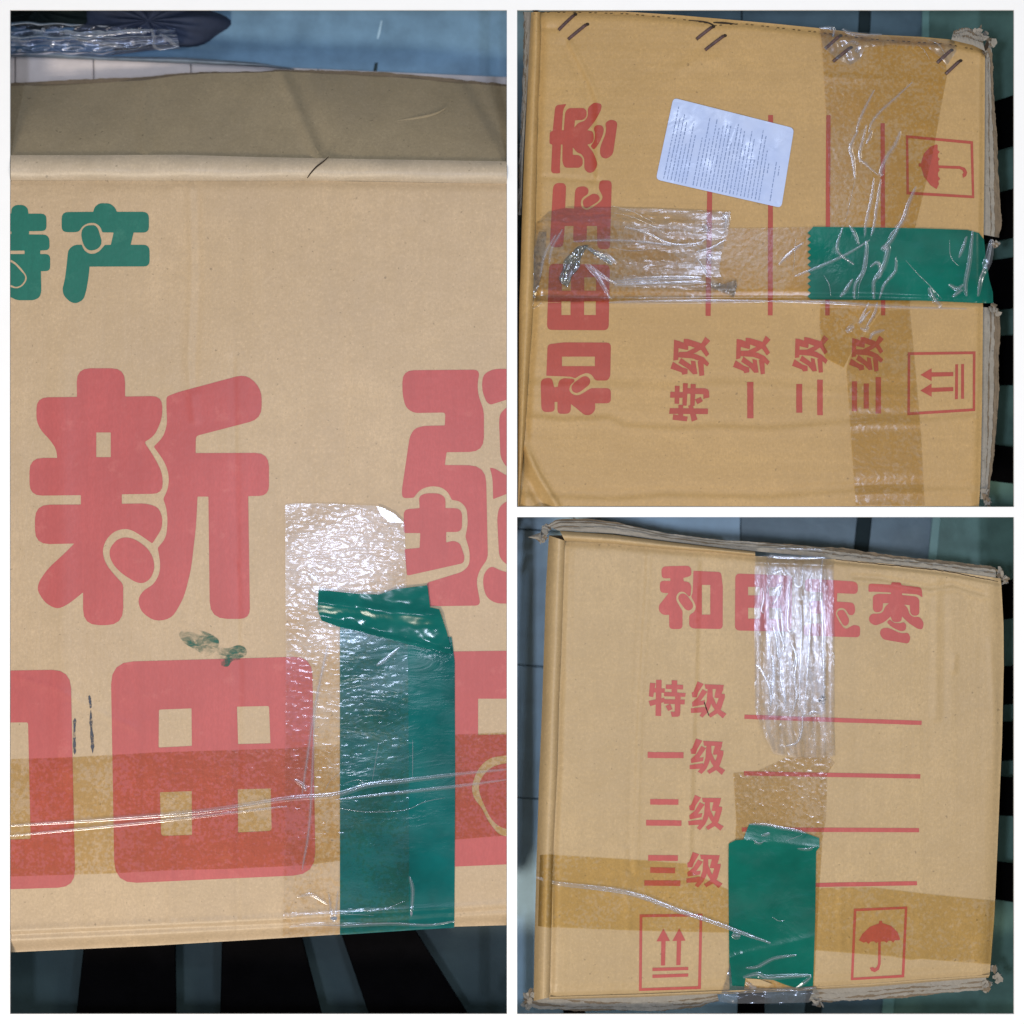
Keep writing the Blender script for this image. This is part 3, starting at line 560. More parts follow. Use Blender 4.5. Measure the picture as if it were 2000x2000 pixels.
# pen strokes and green smudge
def scribble(name, lines, mat, box, H, w_):
    sh = []
    for ln in lines:
        c = smooth_line(ln, 10); L = [tuple(c[0])]; R = []
        for i in range(1, len(c) - 1):
            d = c[i + 1] - c[i - 1]; nn = np.array((-d[1], d[0])) / (np.linalg.norm(d) + 1e-6); ww = w_ * random.uniform(0.5, 1.2) / 2
            L.append(tuple(c[i] + nn * ww)); R.append(tuple(c[i] - nn * ww))
        sh.append([L + [tuple(c[-1])] + R[::-1]])
    return sheet(name, sh, H, 0.55, mat, box, None, 8, None, None, False, 0.02)
scribble('pen_mark', [[(174, 1358), (176, 1372), (177, 1384)], [(177, 1386), (178, 1420), (180, 1445), (181, 1472)], [(146, 1402), (145, 1440), (146, 1474)]], 'pen', b1, H1, 6)
for blot in ([(346, 1236), (372, 1226), (408, 1236), (430, 1250), (424, 1272), (404, 1284), (384, 1270), (358, 1256)], [(424, 1262), (446, 1268), (466, 1258), (484, 1268), (478, 1288), (452, 1290), (446, 1304), (430, 1300), (422, 1280)]):
    sheet('paint_smudge', [[rounded(blot, 12)]], H1, 0.55, 'smudge', b1, None, 6)
# tapes of box 1
amb = [(20.6, 1483), (145, 1479), (300, 1470), (560, 1462), (660, 1455), (888, 1435), (989.4, 1431), (989.4, 1632), (888, 1640), (800, 1662), (660, 1682), (600, 1690), (450, 1697), (330, 1700), (220, 1706), (20.6, 1712)]
sheet('brown_tape', [[amb]], H1, 0.8, 'tape_amber', b1, BL, 6, None, 'brown-toned clear tape band across the lower print', True)
g1 = [(664, 1222), (700, 1212), (800, 1225), (882, 1245), (888, 1292), (889, 1500), (888, 1700), (887, 1812), (800, 1817), (664, 1826)]
sheet('green_tape', [[g1]], H1, 1.3, 'green1', b1, None, 5, lambda x, y: 0.35 * np.sin(y * 0.021) * np.sin(x * 0.03), 'teal green tape strip running over the lower edge', True)
fold = [(622, 1152), (700, 1160), (740, 1161), (770, 1151), (835, 1143), (840, 1186), (858, 1190), (872, 1232), (883, 1278), (800, 1259), (740, 1244), (700, 1233), (660, 1224), (628, 1212), (620, 1190)]
def foldz(x, y):
    a = 2.4 * np.exp(-((y - (1178 + 0.12 * (x - 620))) / 13) ** 2) + 2.0 * np.exp(-((y - (1214 + 0.24 * (x - 620))) / 7) ** 2)
    return 0.8 + a + 0.6 * np.sin(x * 0.05 + y * 0.03) * np.sin(y * 0.09 - x * 0.03) + 0.12 * np.sin(x * 0.19 + 1) * np.sin(y * 0.2)
sheet('folded_tape_end', [[fold]], H1, 2.2, 'green1f', b1, None, 4, foldz, 'crumpled folded-back end of the teal tape', True)
clr = [(557, 986), (575, 983), (620, 983), (700, 986), (735, 988), (748, 1002), (778, 1012), (790, 1024), (793, 1120), (797, 1300), (799, 1600), (799, 1815), (664, 1826), (552, 1832), (556, 1600), (558, 1300)]
sheet('clear_tape', [[clr]], H1, 1.9, 'tape_clear', b1, None, 5, lambda x, y: 0.12 * np.sin(y * 0.05 + x * 0.02), 'glossy clear tape strip with sparkling crinkles', True)
sheet('tape_corner', [[[(735, 988), (748, 992), (770, 1003), (790, 1022), (760, 1020), (745, 1006)]]], H1, 3.2, 'crease', b1, None, 5, None, None, True)
for pts, wd in (([(20.8, 1612), (200, 1600), (400, 1584), (560, 1560), (655, 1552), (720, 1533), (790, 1525), (888, 1513), (989, 1503)], 6), ([(655, 1562), (800, 1546), (900, 1535), (989, 1523)], 4), ([(20.8, 1632), (300, 1604), (560, 1575)], 4),
                ([(575, 1522), (592, 1534), (598, 1545)], 5), ([(635, 1545), (645, 1525), (665, 1510)], 3), ([(740, 1450), (733, 1490), (727, 1525)], 3), ([(806, 1445), (806, 1520)], 3),
                ([(664, 1579), (720, 1586), (790, 1582), (830, 1566), (870, 1558)], 3), ([(642, 1745), (648, 1790), (654, 1800)], 4), ([(660, 1740), (655, 1790), (650, 1800)], 4), ([(560, 1792), (600, 1786), (650, 1784), (730, 1788)], 3),
                ([(580, 1752), (610, 1748), (640, 1766)], 4), ([(565, 1810), (620, 1806), (664, 1807), (760, 1803), (835, 1806), (888, 1799)], 5), ([(680, 1775), (740, 1778), (790, 1760)], 3), ([(800, 1712), (806, 1740), (803, 1790)], 4),
                ([(672, 1530), (700, 1523), (709, 1532), (690, 1545)], 3), ([(735, 1300), (750, 1290), (780, 1265)], 5), ([(600, 1118), (612, 1128), (622, 1138)], 4), ([(640, 1262), (625, 1330), (612, 1400), (590, 1550)], 5), ([(614, 1400), (605, 1600), (590, 1700)], 4)):
    if wd >= 4: strand('lifted_fold', pts, wd * 2.0, H1, 2.0, 'fold_film', b1, high=0.08, wob=0.1)
    strand('tape_crease', pts, wd * 0.6, H1, 2.1, 'crease', b1, wob=0.08)

# ================================================================== BOX 2 (stapled, upper right bay)
top2 = [(1055, 23), (1110, 22), (1220, 22.5), (1330, 30), (1500, 45), (1600, 55), (1700, 67), (1800, 72), (1855, 77), (1924, 92)]
bot2 = [(1014, 989), (1200, 989), (1500, 989), (1912, 989)]
lef2 = [(1055, 23), (1056, 85), (1051, 200), (1046, 400), (1041, 600), (1031, 750), (1025, 850), (1014, 989)]; rig2 = [(1924, 92), (1923, 300), (1921, 460), (1920, 600), (1918, 800), (1915, 940), (1912, 989)]
perf = [(1058, 24), (1130, 24), (1225, 27), (1290, 33), (1350, 40), (1385, 46), (1396, 50), (1450, 46), (1500, 52), (1600, 63), (1700, 76), (1850, 86), (1920, 100)]
cA = [(1013, 815), (1100, 824), (1190, 821), (1220, 836), (1320, 842), (1400, 838), (1500, 842), (1600, 834), (1700, 826), (1800, 826), (1917, 816)]
cB = [(1022, 752), (1150, 755), (1300, 760), (1420, 752), (1520, 756), (1600, 765), (1750, 770), (1917, 764)]
cC = [(1012, 972), (1200, 980), (1300, 972), (1500, 976), (1700, 962), (1915, 960)]
diag = [(1113, 84), (1128, 112), (1143, 140), (1158, 172), (1168, 200), (1166, 260), (1168, 345)]
seam = [(1042, 586), (1200, 588), (1500, 587), (1700, 588), (1920, 596)]
off = lambda L, dx, dy: [(p[0] + dx, p[1] + dy) for p in L]
H2 = make_height([(top2, -2.5, 9), (lef2, -2.2, 8), (rig2, -2.0, 8), (perf, -0.8, 4), (cA, 0.55, 8), (off(cA, 0, -14), -0.45, 11), (cB, 0.3, 9), (off(cB, 0, -15), -0.3, 12), (cC, 0.5, 8), (off(cC, 0, -13), -0.6, 11), (diag, 0.9, 5), (off(diag, -12, 4), -0.7, 9),
                  (off(seam, 0, 5), 0.6, 4), (off(seam, 0, -7), -0.9, 6), ([(1058, 55), (1085, 55)], -0.8, 5), ([(1330, 135), (1360, 120), (1400, 116)], 0.4, 12),
                  ([(1017, 845), (1030, 885), (1052, 930), (1088, 988)], 2.6, 7), ([(1012, 880), (1024, 925), (1050, 975), (1062, 989)], -3.2, 10), ([(1060, 345), (1170, 352)], -0.5, 5), ([(1610, 150), (1720, 155), (1840, 165)], 0.25, 6), ([(1910, 260), (1912, 560)], 0.35, 5)], 11, 1.0)
b2 = empty('cardboard_box', P(1470, 500, ZB), 'golden kraft carton with wire staples and white paper label at upper right', 'box', 'kraft cardboard boxes')
coons('front_panel', top2, bot2, lef2, rig2, H2, 'card2', b2, 260, 280, 'golden kraft face with sideways red print')
out2 = [(1037, 24), (1034, 85), (1030, 180), (1024, 300), (1019, 440), (1017, 520), (1014, 600), (1012.5, 750), (1011.5, 850), (1011, 989)]
loft('rolled_edge', out2, lef2, lambda t, s: 0.0045 * math.sin(math.pi * min(1, 0.1 + 0.9 * t)) ** 0.8 - 0.006 * (1 - t) ** 3 - 0.002 * t ** 5 + 0.0004 * math.sin(60 * s), 'card2', b2, 140, 14, 0, 'rounded fold down the left edge')
skirt('side_panel', out2, lambda x, y: np.full(np.shape(x), -6.0), 'card2', b2, ZB, (6, 0)); skirt('side_panel', rig2, H2, 'card2', b2, ZB, (-4, 0)); skirt('side_panel', top2, H2, 'card2', b2, ZB, (0, 6)); skirt('side_panel', bot2, H2, 'card2', b2, ZB, (0, -4))
torn('torn_flap', [(1036, 23), (1033, 120), (1028, 200), (1022, 300), (1018, 420)], [(1022, 23), (1023, 100), (1020, 180), (1015, 300), (1012, 420)], -0.016, b2, seed=3, jit=1.2, label='frayed grey flap edge along the left side')
torn('torn_flap', [(1922, 100), (1921, 250), (1920, 458)], [(1938, 104), (1944, 240), (1952, 340), (1954, 440), (1950, 464)], -0.012, b2, mats=('torn_dark', 'torn_dark', 'torn'), seed=4, jit=0.8, inner=0.7, label='frayed flap edge at the upper right side')
torn('torn_flap', [(1920, 600), (1918, 780), (1915, 975)], [(1950, 602), (1955, 640), (1951, 760), (1940, 900), (1931, 975)], -0.012, b2, mats=('torn_dark', 'torn_dark', 'torn'), seed=5, jit=0.8, inner=0.7, label='frayed flap edge at the lower right side')
torn('torn_flap', [(1858, 78), (1900, 88), (1924, 100)], [(1862, 62), (1890, 52), (1915, 62)], -0.004, b2, seed=6, jit=1.2, label='torn layers at the top right corner')
crumple('crushed_corner', [(1905, 62, 12), (1922, 72, 10), (1935, 85, 8), (1928, 100, 8)], -0.003, 'torn', b2, 70, 2, 12, 'crushed shredded top right corner')
crumple('crushed_corner', [(1925, 965, 9), (1930, 980, 8)], -0.006, 'torn', b2, 40, 3, 10)
crumple('torn_scraps', [(1938, 600, 10), (1950, 608, 8)], -0.004, 'torn', b2, 26, 4, 9); crumple('torn_scraps', [(1945, 478, 6)], -0.004, 'torn', b2, 10, 6, 8)
strand('corner_slit', [(1919, 100), (1926, 92), (1929, 82)], 8, lambda x, y: np.zeros(np.shape(x)), 0.2, 'crack', b2, high=0.1)
# perforation and cracks
dash = []
pl = polyline_xy(perf, 170)
for i in range(0, 168, 2):
    if i % 6 != 4: dash.append(bar(pl[i][0], pl[i][1], pl[i + 1][0], pl[i + 1][1], 1.2))
sheet('perforation', dash, H2, 0.5, 'crack', b2, None, 0, None, None, False, 0.01)
for pts in ([(1345, 40), (1375, 43), (1392, 49), (1393, 54)], [(1393, 44), (1415, 45), (1440, 48)], [(1040, 21), (1052, 23)]): strand('edge_crack', pts, 4, H2, 0.2, 'crack', b2, high=0.15)
def redset(box, H, mat, maps, clip=None):
    for (shapes, org, nm) in ((HE, (1260, 1080, 300 / 1932), 'first'), (TIAN, (1260, 1080, 300 / 1932), 'second'), (YU, (1560, 1080, 300 / 1932), 'third'), (ZAO, (1560, 1080, 300 / 1932), 'fourth')):
        g = glyph(shapes, *org, 55); f = maps.get(nm)
        if f: g = mapped(g, f)
        ink('printed_character', g, box, H, mat, clip=clip, label='%s rounded red character of the heading' % nm)
TEb = (172, 190, 955, 965); JIb = (1065, 228, 1810, 1000)
def strokes(shapes, f): return [[edge_wob([f(p) for p in s], 0.25)] for s in shapes]
redset(b2, H2, 'red2', {'first': bb_map(1286.5, 1105, 1411.5, 1228.5, 1056, 669, 1193, 811, True), 'second': bb_map(1436, 1120, 1547, 1233.5, 1068, 515.6, 1191, 644.5, True),
                        'third': bb_map(1569, 1130, 1680, 1245, 1074, 352, 1195, 487, True), 'fourth': bb_map(1696, 1137, 1805, 1257, 1073, 199, 1206, 339, True)})
ink('printed_character', strokes(TE, bb_map(*TEb, 1307, 748.5, 1385, 823.6, True)), b2, H2, 'red2', zstep=0.02)
for X0, Y0, X1, Y1 in ((1309, 658, 1387, 734), (1431.7, 656, 1505, 731), (1547, 655, 1618, 728), (1658, 655, 1726, 725.6)):
    ink('printed_character', strokes(JI, bb_map(*JIb, X0, Y0, X1, Y1, True)), b2, H2, 'red2', zstep=0.02)
for x, y0, y1, t in ((1465.5, 746, 817, 12), (1561, 750, 806, 11.5), (1601.5, 741.6, 811, 11), (1669, 744.7, 803, 10), (1692, 749, 798, 10), (1715.5, 736.5, 807.6, 10.5)):
    ink('printed_character', [bar(x, y0, x, y1, t)], b2, H2, 'red2')
for x0, y0, x1, y1, t in ((1387, 300, 1383, 617, 10), (1505, 224.7, 1504.5, 616, 9.5), (1618, 225, 1616, 616, 8.5), (1724, 240.7, 1725, 616, 8.2)):
    ink('printed_rule', [bar(x0, y0, x1, y1, t)], b2, H2, 'red2')
def p2(ox, oy, pts): return [(ox + a * 500 / 1932, oy + b * 500 / 1932) for a, b in pts]
af = quad_map(ARROW_FRAME, [p2(1500, 400, [q])[0] for q in ((1052, 1588), (1055, 1113), (1566, 1106), (1563, 1556))])
uf = quad_map(UMB_FRAME, [p2(1500, 0, [q])[0] for q in ((1045, 1467), (1041, 1020), (1547, 1066), (1557, 1496))])
ink('printed_symbol', mapped([frame_rings(ARROW_FRAME, 21)] + [[s] for s in ARROWS], af), b2, H2, 'red2', label='this-way-up arrows printed sideways in a square')
ink('printed_symbol', mapped([frame_rings(UMB_FRAME, 19)] + [[s] for s in UMB], uf), b2, H2, 'red2', label='keep-dry umbrella printed sideways in a square')
# staples
for (x0, y0), (x1, y1) in [(p2(1000, 0, [a])[0], p2(1000, 0, [b])[0]) for a, b in (((352, 228), (470, 112)), ((424, 298), (560, 187)), ((1392, 297), (1510, 205)), ((1458, 378), (1598, 272)))] + [(p2(1500, 0, [a])[0], p2(1500, 0, [b])[0]) for a, b in (((432, 368), (540, 272)), ((492, 464), (618, 362)), ((1278, 473), (1378, 382)), ((1342, 558), (1445, 462)))]:
    d = np.array((x1 - x0, y1 - y0)); d = d / np.linalg.norm(d); nn = np.array((-d[1], d[0])); vs = []
    prof = [(-0.6, -1.5), (0.0, 0.5), (0.10, 1.5), (0.5, 1.7), (0.90, 1.5), (1.0, 0.5), (1.05, -1.5)]
    for t, z in prof:
        c = np.array((x0, y0)) + (np.array((x1, y1)) - np.array((x0, y0))) * max(0, t)
        for sgn, dz in ((-1, 0), (-0.55, 0.5), (0.55, 0.5), (1, 0)):
            q = c + nn * 3.1 * sgn; vs.append(((q[0] - 1000) * S, (1000 - q[1]) * S, 0.001 * (float(H2(c[0], c[1])) + z + dz)))
    obj('staple', vs, [(i * 4 + j, i * 4 + j + 1, i * 4 + j + 5, i * 4 + j + 4) for i in range(6) for j in range(3)], 'staple', b2)
    e = np.array((x1, y1)) + d * 1.5; ring = [(e[0] + 4 * math.cos(a) + 1.5 * d[0], e[1] + 3.2 * math.sin(a)) for a in np.linspace(0, 6.28, 9)[:-1]]
    sheet('staple_hole', [[ring]], H2, 0.4, 'crack', b2, None, 0)
# paper label
def lab(u, v):
    a, b, c, d = np.array((1315., 191)), np.array((1551., 250.5)), np.array((1526., 406)), np.array((1281., 350.5))
    return tuple((a * (1 - u) + b * u) * (1 - v) + (d * (1 - u) + c * u) * v)
ring = rounded([lab(0, 0) + (9,), lab(1, 0) + (9,), lab(1, 1) + (9,), lab(0, 1) + (9,)], 9)
stk = sheet('paper_label', [[ring]], H2, 0.9, 'sticker', b2, None, 5, lambda x, y: 0.25 * np.sin(x * 0.11 + y * 0.05) * (x > 1390) + 0.5 * np.exp(-(dist_line(x, y, [(1445, 226), (1425, 280), (1402, 330)]) / 3) ** 2), 'white paper label with blue reflected light in its colour, covered in small grey print', True)
words = []
rs = random.Random(5)
for k in range(31):
    u = 0.055 + k * 0.0292
    if k in (7, 28): continue
    a, b = (0.97, rs.choice([0.10, 0.16, 0.22, 0.35, 0.5])) if k < 27 else ((0.95, 0.45) if k == 29 else (0.62, 0.5))
    if k == 0: b = 0.08
    v = a
    while v > b + 0.02:
        L = rs.uniform(0.018, 0.06); x = rs.uniform(0.0045, 0.0075)
        words.append([[lab(u, v), lab(u + x, v - 0.001), lab(u + x, max(b, v - L)), lab(u, max(b, v - L))]]); v -= L + rs.uniform(0.008, 0.016)
sheet('small_print', words, H2, 1.25, 'type', stk, None, 0, lambda x, y: 0.25 * np.sin(x * 0.11 + y * 0.05) * (x > 1390) + 0.5 * np.exp(-(dist_line(x, y, [(1445, 226), (1425, 280), (1402, 330)]) / 3) ** 2))
# tapes of box 2
sheet('brown_tape', [[[(1602, 56), (1700, 68), (1800, 74), (1846, 84), (1849, 150), (1836, 220), (1822, 300), (1803, 380), (1786, 450), (1779, 560), (1777, 604), (1720, 606), (1662, 690), (1648, 718), (1612, 700), (1600, 640), (1608, 500), (1621, 440), (1617, 300), (1609, 150)]]], H2, 0.8, 'tape_amber2', b2, None, 6, None, 'wide brown-toned tape band down the right half', True)
sheet('brown_tape', [[[(1662, 692), (1721, 607), (1777, 605), (1786, 700), (1799, 850), (1806, 988), (1671, 988), (1662, 850), (1653, 720)]]], H2, 0.85, 'tape_amber_soft', b2, None, 6, None, 'brown-toned tape continuing to the bottom edge', True)
sheet('brown_tape', [[[(1190, 442), (1300, 444), (1430, 446), (1585, 444), (1610, 446), (1610, 588), (1430, 590), (1190, 590), (1046, 588), (1044, 520), (1100, 470)]]], H2, 1.0, 'tape_amber2', b2, None, 6, None, 'brown-toned tape along the flap seam', True)
sheet('clear_tape', [[[(1038, 500), (1044, 440), (1070, 415), (1110, 405), (1250, 407), (1427, 413), (1422, 455), (1410, 492), (1404, 530), (1412, 548), (1438, 546), (1436, 578), (1400, 566), (1390, 582), (1190, 586), (1120, 592), (1045, 592), (1034, 560)]]], H2, 1.7, 'tape_clear_h', b2, None, 5, lambda x, y: 0.25 * np.sin(y * 0.09 + x * 0.012) + 0.12 * np.sin(y * 0.17 - x * 0.02), 'wrinkled clear tape at the left of the seam', True)
sheet('clear_tape', [[[(1600, 57), (1642, 60), (1700, 68), (1800, 74), (1862, 80), (1868, 100), (1850, 128), (1836, 112), (1812, 92), (1740, 88), (1690, 92), (1680, 116), (1660, 128), (1630, 112), (1606, 92)]]], H2, 1.8, 'tape_crumpled', b2, None, 4, lambda x, y: 0.5 * np.sin(x * 0.09 + y * 0.05) * np.sin(y * 0.12) + 0.25 * np.sin(x * 0.23 - y * 0.1), 'crumpled clear tape folded over the top edge', True)
zig = []; yy = 585.0; kk = 0
while yy > 446: zig.append((1577 if kk % 2 else 1584, yy)); yy -= 6.2; kk += 1
g2 = zig + [(1588, 443), (1700, 444), (1800, 446), (1890, 449), (1912, 455), (1922, 468), (1925, 500), (1932, 545), (1939, 570), (1940, 592), (1912, 592), (1800, 587), (1700, 586)]
sheet('green_tape', [[g2]], H2, 1.5, 'green2', b2, None, 5, lambda x, y: 0.3 * np.sin(x * 0.03 + 1) * np.sin(y * 0.04) - 9.0 * np.clip((x - 1917) / 20, 0, 1) ** 1.5, 'green tape with saw-toothed end wrapped over the right edge', True)
Q2 = lambda *p: p2(1500, 0, p); Q4 = lambda *p: p2(1500, 400, p); Q3 = lambda *p: p2(1000, 350, p)
for pts, wd, z in ((Q2((805, 675), (740, 800), (690, 910), (665, 1000)), 4, 1.0), (Q2((680, 985), (640, 1060), (620, 1130), (640, 1200), (657, 1350)), 5, 1.0), (Q2((1090, 620), (960, 740), (850, 840), (780, 930), (762, 1000)), 4, 1.0), (Q2((742, 945), (720, 1040), (690, 1180), (740, 1240), (830, 1320)), 4, 1.0),
                   (Q2((785, 985), (765, 1040), (742, 1085)), 4, 1), (Q2((1000, 988), (960, 1090), (900, 1180), (850, 1300), (868, 1325)), 6, 1.0), (Q2((800, 1340), (780, 1500), (740, 1680), (730, 1790)), 4, 1.4), (Q2((852, 1350), (830, 1500), (800, 1700), (775, 1790)), 4, 1.4), (Q2((1115, 1410), (1060, 1540), (1020, 1660), (940, 1760), (870, 1870)), 6, 1.4),
                   (Q2((655, 1360), (620, 1520), (580, 1680)), 3, 1), (Q2((1125, 335), (1180, 380), (1220, 450)), 3, 1.0), (Q2((1210, 298), (1290, 340), (1340, 415)), 3, 1.8), (Q2((388, 210), (490, 215), (490, 280)), 4, 1.4), (Q2((560, 220), (620, 250), (700, 262), (860, 262)), 5, 1.4), (Q2((590, 325), (640, 312), (690, 330)), 4, 1.2), (Q2((660, 370), (690, 390)), 4, 1.2),
                   (Q4((200, 540), (330, 490), (450, 440), (600, 370), (770, 265)), 4, 2.0), (Q4((740, 270), (742, 350), (720, 500), (660, 600), (650, 710)), 5, 2.0), (Q4((760, 300), (740, 480), (690, 600), (680, 700)), 3, 2.0), (Q4((1015, 120), (930, 270), (870, 330), (905, 330), (870, 470), (800, 580), (800, 710)), 6, 2.0), (Q4((965, 395), (960, 500), (880, 600), (840, 710)), 4, 2.0),
                   (Q4((770, 470), (830, 435), (850, 520), (830, 560)), 4, 2.0), (Q4((615, 155), (650, 210), (685, 300)), 4, 2.0), (Q4((565, 170), (520, 310), (540, 370), (650, 450)), 4, 2.0), (Q4((640, 560), (590, 640), (545, 695)), 5, 2.0), (Q4((420, 530), (460, 600), (475, 690)), 3, 2.0), (Q4((1370, 265), (1378, 390), (1435, 460)), 3, 2.0), (Q4((1500, 238), (1470, 330), (1440, 400)), 4, 2.0), (Q4((1545, 195), (1520, 430), (1490, 600), (1500, 690)), 5, 2.0),
                   (Q4((1040, 420), (1120, 510), (1230, 620), (1310, 710)), 3, 2.0), (Q4((1365, 600), (1430, 635), (1475, 600)), 5, 2.0), (Q4((1390, 695), (1470, 640)), 4, 2.0), (Q4((1215, 625), (1250, 700), (1310, 775)), 7, 2.0), (Q4((760, 740), (720, 830), (695, 890), (770, 800)), 4, 1.2), (Q4((825, 735), (805, 820), (740, 925)), 4, 1.2), (Q4((590, 960), (620, 935), (650, 920)), 7, 1.2), (Q4((695, 930), (740, 945), (760, 920)), 4, 1.2), (Q4((765, 1015), (800, 970), (880, 945)), 5, 1.2),
                   (Q4((80, 455), (160, 370), (268, 285)), 5, 1.2), (Q4((208, 255), (200, 400), (185, 530)), 3, 1.2), (Q4((0, 728), (300, 730), (540, 740), (1000, 770), (1500, 785)), 4, 1.2), (Q4((1690, 260), (1660, 420), (1600, 540), (1580, 690)), 9, 1.0),
                   (Q3((750, 200), (900, 240), (1080, 330)), 3, 2.2), (Q3((760, 250), (950, 300), (1200, 430)), 3, 2.2), (Q3((850, 360), (1000, 400), (1200, 490), (1400, 485), (1475, 440)), 4, 2.2), (Q3((1390, 550), (1500, 520), (1610, 460)), 4, 2.2), (Q3((760, 775), (900, 765), (1150, 750), (1430, 745)), 10, 2.2), (Q3((770, 800), (1000, 790), (1460, 775)), 6, 2.2), (Q3((1400, 600), (1450, 680), (1500, 750)), 4, 2.2),
                   (Q3((730, 930), (1000, 925), (1490, 920), (1932, 920)), 5, 1.6), (Q3((550, 640), (650, 740), (740, 900)), 5, 2.2), (Q3((580, 640), (700, 740), (790, 790)), 4, 2.2), (Q3((280, 640), (300, 520), (380, 380)), 4, 2.2), (Q3((210, 740), (250, 560), (330, 420)), 4, 2.2), (Q3((460, 470), (700, 460), (950, 470), (1200, 500)), 4, 2.2), (Q3((740, 510), (900, 540), (1100, 520)), 3, 2.2), (Q3((640, 560), (720, 580), (790, 640)), 6, 2.2), (Q3((200, 800), (150, 920), (115, 990)), 5, 1.4), (Q3((120, 985), (190, 960), (230, 920)), 3, 1.4), (Q3((1460, 340), (1470, 400)), 8, 2.2), (Q3((1590, 260), (1620, 300), (1600, 400)), 8, 2.2), (Q3((1480, 560), (1495, 600), (1490, 640)), 7, 2.2)):
    if wd >= 4: strand('lifted_fold', pts, wd * 2.0, H2, z - 0.1, 'fold_film', b2, high=0.08, wob=0.1)
    strand('tape_crease', pts, wd * 0.6, H2, z, 'crease', b2, wob=0.08)
sheet('loose_tape_end', [[Q3((1480, 775), (1600, 790), (1690, 760), (1700, 800), (1675, 895), (1600, 860), (1510, 820))]], H2, 2.6, 'film_dirty', b2, None, 5, lambda x, y: 0.8 * np.sin(x * 0.2), 'loose grey tape end below the clear tape', True)
sheet('loose_tape_end', [[Q3((200, 400), (260, 395), (250, 560), (215, 760), (150, 930), (110, 1000), (140, 860), (165, 540))]], H2, 2.0, 'film_dirty', b2, None, 5, None, 'dirty tape edge beside the left fold', True)
def wad(name, pts, rad, H, zmm, mat, parent, seed=0, label=None):
    """balled-up film: lumpy chain of crushed facets"""
    r = np.random.default_rng(seed); bm = bmesh.new(); bmesh.ops.create_icosphere(bm, subdivisions=4, radius=1.0); c = smooth_line(pts, 20); vs = []
    off_ = r.normal(0, 1, (14, 3)); off_ /= np.linalg.norm(off_, axis=1)[:, None]
    for v in bm.verts:
        d = np.array(v.co); q = d.copy(); k = 1.0 + 0.30 * math.sin(5 * d[0] + 3 * d[1]) * math.sin(6 * d[1] - 2 * d[2]) - 0.16 * np.max(np.abs(off_ @ d) ** 8) + r.normal(0, 0.055)
        s = (d[1] + 1) / 2; p = c[min(len(c) - 1, int(s * (len(c) - 1)))]; wdt = rad * (0.55 + 0.6 * math.sin(math.pi * min(1, max(0, s)))) * k
        nn = d[0]; x = p[0] + nn * wdt; y = p[1] + 0.25 * d[2] * wdt
        vs.append(((x - 1000) * S, (1000 - y) * S, 0.001 * (float(H(x, y)) + zmm + (d[2] + 0.4) * 0.35 * wdt * 0.5)))
    f = [[v.index for v in q.verts] for q in bm.faces]; bm.free()
    return obj(name, vs, f, mat, parent, False, label)
wad('tape_wad', [(1108, 560), (1104, 545), (1112, 525), (1122, 505), (1135, 485), (1150, 478)], 13, H2, 2.0, 'wad', b2, 4, 'balled greenish film stuck near the left end')
wad('tape_wad', [(1140, 480), (1160, 492), (1180, 505), (1195, 520)], 9, H2, 2.0, 'wad', b2, 5)

# ================================================================== BOX 3 (lower right bay)
top3 = [(1103, 1056), (1200, 1062), (1300, 1072), (1400, 1079), (1475, 1086), (1550, 1088), (1630, 1092), (1720, 1100), (1830, 1112), (1955, 1130)]
lef3 = [(1103, 1056), (1100, 1150), (1097, 1250), (1091, 1380), (1088, 1500), (1081, 1650), (1077, 1800), (1073, 1948)]
rig3 = [(1955, 1130), (1960, 1220), (1960.5, 1300), (1957, 1450), (1953, 1540), (1948, 1660), (1942, 1790), (1933, 1905)]
bot3 = [(1073, 1948), (1250, 1943), (1390, 1937), (1500, 1933), (1590, 1929), (1700, 1922), (1820, 1913), (1933, 1905)]
seamt = [(1632, 1093), (1700, 1100), (1780, 1108), (1850, 1116), (1900, 1126), (1950, 1136)]; scuff = [(1668, 1126), (1720, 1129), (1770, 1139), (1815, 1148), (1860, 1141), (1920, 1160)]
H3 = make_height([(top3, -2.2, 8), (lef3, -2.0, 8), (rig3, -3.0, 12), (bot3, -3.0, 8), (off(bot3, 0, -16), -0.6, 5), (off(seamt, 0, 3), -1.0, 3.5), (scuff, -0.7, 5), (off(scuff, 0, 8), 0.5, 6),
                  ([(1268, 1065), (1262, 1200), (1250, 1400), (1240, 1700)], 0.55, 6), (off([(1268, 1065), (1262, 1200), (1250, 1400), (1240, 1700)], -12, 0), -0.45, 8), ([(1362, 1100), (1357, 1300), (1350, 1500), (1345, 1700)], 0.5, 5), (off([(1362, 1100), (1357, 1300), (1350, 1500), (1345, 1700)], 11, 0), -0.5, 7),
                  ([(1222, 1660), (1226, 1820)], 0.35, 6), ([(1830, 1130), (1828, 1400)], 0.4, 8), (off([(1830, 1130), (1828, 1400)], 14, 0), -0.3, 8), ([(1865, 1280), (1862, 1310)], 0.9, 5), ([(1934, 1250), (1944, 1400), (1940, 1700), (1925, 1890)], 0.5, 6), ([(1115, 1058), (1112, 1300)], -0.6, 7),
                  ([(1180, 1070), (1160, 1500)], 0.35, 30), ([(1640, 1740), (1642, 1860)], 0.3, 5)], 23, 0.95)
b3 = empty('cardboard_box', P(1500, 1480, ZB), 'tan kraft carton with upright grade lines and green tape at lower right', 'box', 'kraft cardboard boxes')
coons('front_panel', top3, bot3, lef3, rig3, H3, 'card3', b3, 260, 260, 'tan kraft face with upright red print')
